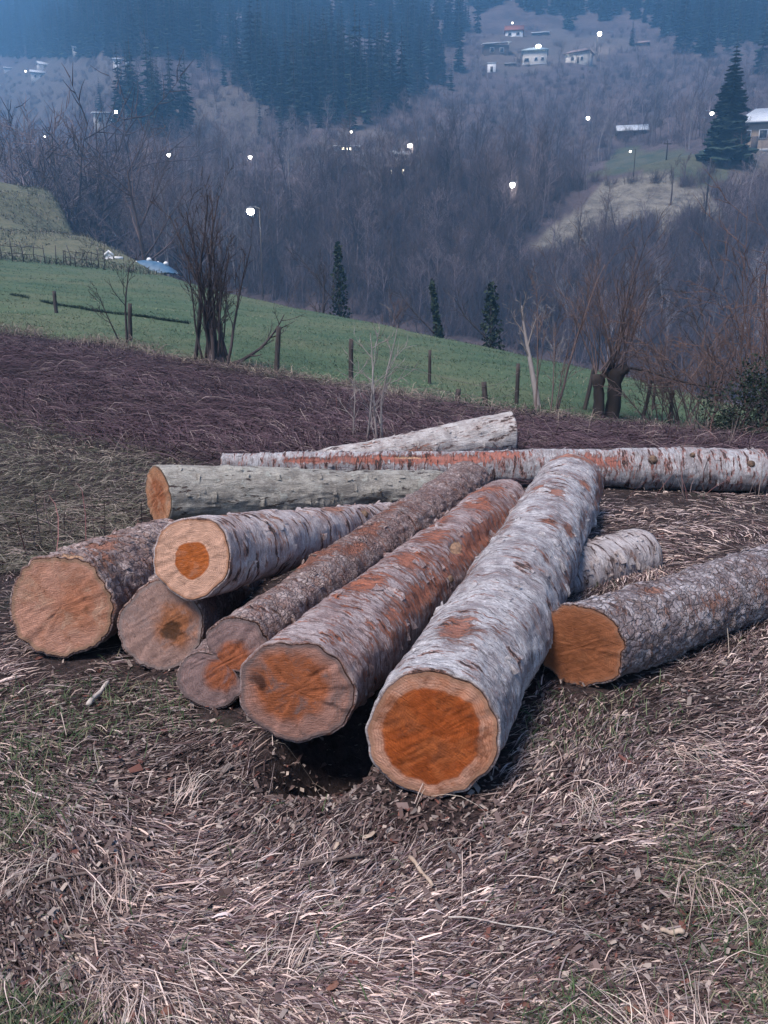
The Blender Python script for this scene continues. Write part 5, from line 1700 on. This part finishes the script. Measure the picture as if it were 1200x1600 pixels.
house('village_house', 'pale cream house with a shallow bluish roof, lamp shining above its ridge', 'house', 835, 102, 37, 20, M_wallc, M_roofb, 7, .7, 0, 'hip', .6, ((.16, .42, .17, .2), (.55, .45, .1, .18), (.82, .45, .1, .18)), base=.12)
house('long_shed', 'long dark shed under a slanting pale roof, left above the cream house', 'shed', 776, 86, 38, 14, M_wood, M_roofp, 5, .5, .18, 'mono', .8, ((.3, .5, .14, .4), (.7, .5, .14, .4)), extra_roof=.7)
house('village_house', 'small house with a rusty red roof and white front, highest in the upper hamlet', 'house', 803, 57, 27, 8, M_white, M_roofr, 10, .8, 0, 'gable', .5, ((.25, .5, .16, .45), (.72, .5, .16, .45)))
house('village_house', 'beige house with pinkish tiled roof right of the cream house', 'house', 901, 99, 36, 15, M_wallc, M_roofk, 7, .7, -.3, 'hip', .7, ((.3, .5, .12, .3), (.72, .4, .1, .3)), door=(.55, .1, .55))
house('hut', 'tiny white box-shaped hut at the left end of the upper hamlet', 'hut', 768, 112, 13, 12, M_white, M_roofp, 1.5, .8, 0, 'mono', .15, (), door=(.5, .3, .6))
house('lean_to', 'low open lean-to with white roof sheet between hut and cream house', 'shed', 797, 103, 16, 3, M_wood, M_roofp, 3, .6, 0, 'mono', .3, (), door=(.5, .3, .8))
house('barn', 'far barn seen as a thin pale roof line behind the upper hamlet', 'barn', 844, 56, 25, 4, M_wood, M_roofp, 3, .5, 0, 'gable', .5, (), door=(.5, .25, .8))
house('barn', 'pale roofed barn beside the little lone spruce in the top right wood', 'barn', 1003, 72, 20, 4, M_wood, M_roofk, 4, .6, 0, 'gable', .5, (), door=(.4, .2, .8))
house('village_house', 'big tan plank-walled house with a pale sheet roof cut by the right edge', 'house', 1206, 236, 104, 40, M_wallt, M_roofp, 26, .7, .22, 'hip', .9, ((.12, .62, .1, .28), (.35, .62, .1, .28), (.6, .62, .1, .28)), door=(.24, .09, .55), base=.1)
house('hut', 'grey hut with a bright pale roof above the green meadow', 'hut', 988, 213, 40, 7, M_wood, M_roofp, 11, .7, .1, 'gable', .7, ((.3, .5, .12, .4),), door=(.6, .14, .8))
house('village_house', 'white-walled house with pale flat roof in front of the left spruce clump', 'house', 166, 201, 32, 20, M_wallg, M_roofp, 4, .7, .1, 'mono', .6, ((.25, .6, .16, .3), (.6, .6, .16, .3), (.85, .6, .1, .3)), extra_roof=.7)
house('village_house', 'bright white far house on the left slope above the spruces', 'house', 185, 103, 15, 9, M_white, M_roofp, 3, .8, 0, 'hip', .4, ((.3, .5, .16, .3), (.7, .5, .16, .3)))
house('shed', 'little shed tucked right behind the bright white far house', 'shed', 199, 101, 7, 5, M_white, M_roofp, 2, .8, 0, 'mono', .3)
house('village_house', 'far pale house with two storeys on the left valley floor beside a lamp', 'house', 60, 124, 21, 9, M_wallg, M_roofp, 5, .7, 0, 'gable', .5, ((.3, .5, .12, .3), (.7, .5, .12, .3)))
house('village_house', 'far house with a pale roof just above the two-storey valley house', 'house', 69, 107, 16, 5, M_wallg, M_roofp, 5, .7, .3, 'gable', .4)
house('barn', 'long low far barn at the left edge of the valley', 'barn', 15, 110, 16, 3, M_wallg, M_roofp, 2, .6, 0, 'gable', .4)
house('village_house', 'long far building with a row of lit windows near the top left', 'house', 126, 80, 24, 5, M_wallg, M_roofp, 2, .5, 0, 'gable', .4, ((.15, .5, .1, .4), (.4, .5, .12, .4), (.62, .5, .12, .4), (.85, .5, .12, .4)), lit=(1, 2, 3))
house('village_house', 'half hidden house with pink roof behind the big spreading tree on the left', 'house', 240, 251, 27, 10, M_wallg, M_roofk, 8, .7, -.3, 'gable', .6, ((.6, .5, .14, .4),))
house('village_house', 'low house with pale roof sheet in the middle hamlet beside a bright street lamp', 'house', 630, 251, 22, 8, M_wallg, M_roofp, 6, .7, .2, 'gable', .6, ((.3, .5, .14, .4), (.7, .5, .14, .4)))
house('village_house', 'long low house with three bright windows on the upper left of the middle hamlet', 'house', 541, 236, 37, 6, M_wallg, M_roofp, 3, .5, 0, 'mono', .5, ((.38, .55, .1, .5), (.55, .55, .07, .5), (.66, .55, .07, .5)), lit=(0, 1, 2))
house('barn', 'dark timber barn with a low gable in the middle hamlet', 'barn', 551, 278, 30, 12, M_wood, M_wood, 9, .8, .25, 'gable_front', .6, ((.3, .35, .2, .35),))
house('village_house', 'dark house with a glowing doorway and window below the middle street lamp', 'house', 620, 275, 34, 12, M_wood, M_wallt, 5, .6, 0, 'gable', .5, ((.2, .5, .13, .4), (.42, .35, .1, .3), (.78, .45, .1, .7)), lit=(0, 2))

# white hives and the tarpaulin heap behind the pasture
p0 = None
for (u, v, w, h, kd, lab) in ((171, 407, 12, 9, 'gable_front', 'small white gabled hut at the top of the pasture'), (186, 407, 11, 4, 'mono', 'low white box beside the small gabled hut')):
    house('hut' if kd == 'gable_front' else 'white_box', lab, 'hut' if kd == 'gable_front' else 'box', u, v + 2, w, h * .8, M_white, M_white, 6 if kd == 'gable_front' else .6, .8, 0, kd, .04, (), door=(.5, .3, .7) if kd == 'gable_front' else None, dist=53)
# tarpaulin: sagging sheet over a heap
c = at(237, 411, 54)
rg = np.random.RandomState(610)
nx, ny = 34, 14
gx, gy = np.meshgrid(np.linspace(-1, 1, nx), np.linspace(-1, 1, ny))
H = (1 - np.abs(gx) ** 3) * (1 - np.abs(gy) ** 3) * .85 * (1 - .25 * gx) + .07 * fbm(gx * 4, gy * 4, 0, 611, 3)
V = np.stack([gx * 1.75, gy * 1.1, H], -1).reshape(-1, 3)
i, j = np.meshgrid(np.arange(ny - 1), np.arange(nx - 1), indexing='ij')
q = np.stack([i * nx + j, i * nx + j + 1, (i + 1) * nx + j + 1, (i + 1) * nx + j], -1).reshape(-1, 4)
tp = ground_at(c.x, c.y)
tag(link('blue_tarpaulin', mesh_np('blue_tarpaulin', V, [q], True, None, [M_tarp]), None, tp), 'blue tarpaulin spread over a low heap at the top of the pasture', 'tarpaulin')
for k, (dx, dz, s, lab) in enumerate(((-1.0, .72, .10, 'leftmost white sack on the blue tarpaulin'), (-.1, .86, .14, 'largest white sack on top of the blue tarpaulin'), (.5, .72, .09, 'small white sack right of the largest one on the tarpaulin'), (1.05, .62, .13, 'rightmost white sack on the blue tarpaulin'))):
    mb = MB(); t = np.linspace(0, 1, 7)
    mb.tube(np.stack([0 * t, 0 * t, -.1 + s * 2.2 * t], 1), s * (.35 + 1.0 * np.sin(np.pi * np.clip(t * .9 + .05, 0, 1))), 9, True)
    tag(mb.build('sack', M_white, None, tp + Vector((dx, -.2, dz)), True), lab, 'sack')

# ------------------------------------------------------------------ poles and street lamps
M_pole = vary_mat('pole_wood', (0.025, 0.02, 0.02), (0.05, 0.042, 0.042), 6, .9)
M_metal = vary_mat('lamp_metal', (0.16, 0.16, 0.17), (0.22, 0.22, 0.23), 6, .5)


def street_lamp(u, v, drop, rad, lab, power=0, dist=None):
    """bulb seen at (u, v); the pole stands on the ground drop pixels lower"""
    p = hit(u, v + drop) if dist is None else None
    if p is None:
        r_ = ray(u, v); p = ground_at(r_.x / r_.y * dist, dist)
    d = p.y * CP - (p.z - CAM_H) * SP
    top = at(u, v, d)
    h = max(top.z - p.z, 2.0)
    r = empty('street_lamp', p); tag(r, lab, 'street lamp')
    mb = MB(); mb.tube([(0.8, 0, -.5), (0.8, 0, h * .6), (0.8, 0, h + .35)], [.07, .06, .05], 6, True); mb.build('pole', M_pole, r)
    mb = MB(); mb.tube([(0.8, 0, h + .2), (.4, 0, h + .42), (0, 0, h + .3)], [.045, .04, .035], 5, True); mb.build('arm', M_metal, r)
    k = rad * (0.8 if rad > 3 else 0.7) * d / FPX
    mb = MB(); t = np.linspace(0, 1, 6)
    mb.tube(np.stack([0 * t, 0 * t, h + k * .55 + t * k * .8], 1), k * np.array([1.15, 1.1, .9, .6, .35, .12]), 9, True); mb.build('shade', M_metal, r, smooth=True)
    if power:
        ld = bpy.data.lights.new('lamp_light', 'POINT'); ld.energy = power; ld.color = (1, .93, .78); ld.shadow_soft_size = k
        lo_ = bpy.data.objects.new('lamp_light', ld); COL.objects.link(lo_); lo_.parent = r; lo_.location = (0, 0, h - 1.6 * k)
    mb = MB(); t = np.linspace(-1, 1, 9)
    mb.tube(np.stack([0 * t, 0 * t, h + t * k], 1), k * np.sqrt(np.maximum(1 - t ** 2, .0004)), 12, True); mb.build('bulb', M_lamp if rad > 3 else M_lamp_dim, r, smooth=True)


street_lamp(392, 342, 60, 6.5, 'brightest street lamp, glowing white above the pasture right of the many-stemmed shrub', 60, dist=72)
street_lamp(799, 290, 34, 5.5, 'bright white street lamp in the wood left of the dry meadow', 200)
street_lamp(392, 247, 26, 3.2, 'small street lamp high above the brightest one')
street_lamp(640, 229, 30, 4.5, 'street lamp shining over the middle hamlet', 200)
street_lamp(549, 207, 18, 2.6, 'faint street lamp above the long low house')
street_lamp(840, 75, 22, 5.0, 'street lamp glowing just above the cream house roof', 260)
street_lamp(935, 55, 26, 4.0, 'street lamp right above the beige house, near the top right wood', 200)
street_lamp(917, 186, 24, 3.2, 'small white street lamp in the trees left of the grey hut')
street_lamp(1112, 181, 60, 3.2, 'street lamp shining against the large solitary spruce', dist=150)
street_lamp(981, 239, 48, 2.4, 'dim street lamp on a thin pole standing in the green meadow')
street_lamp(265, 243, 20, 3.6, 'street lamp at the right end of the pink-roofed house')
street_lamp(183, 176, 22, 3.2, 'street lamp at the roof corner of the house by the left spruces')
street_lamp(800, 37, 14, 2.2, 'tiny lamp above the rusty red roof')
street_lamp(41, 112, 10, 2.4, 'tiny lamp beside the far pale house on the left')
street_lamp(72, 233, 16, 1.6, 'faint tiny lamp in the dark grove on the left', dist=96)


def pole(u, v, vt, lab, r_=.13, cross=False):
    p = hit(u, v); d = p.y * CP - (p.z - CAM_H) * SP
    h = (v - vt) * d / FPX
    r = empty('utility_pole', p); tag(r, lab, 'utility pole')
    mb = MB(); mb.tube([(0, 0, -.5), (0, 0, h * .5), (0, 0, h)], [r_ * 1.2, r_, r_ * .85], 7, True); mb.build('shaft', M_pole, r)
    mb = MB(); mb.box((0, 0, h - .5), (1.3, .1, .12)); mb.build('crossarm', M_pole, r)


pole(1101, 345, 255, 'tall dark utility pole on the dry meadow right of the thin tree')
pole(1041, 250, 222, 'short utility pole above the green meadow', .1)
pole(932, 80, 58, 'small pole under the lamp right of the beige house', .12)
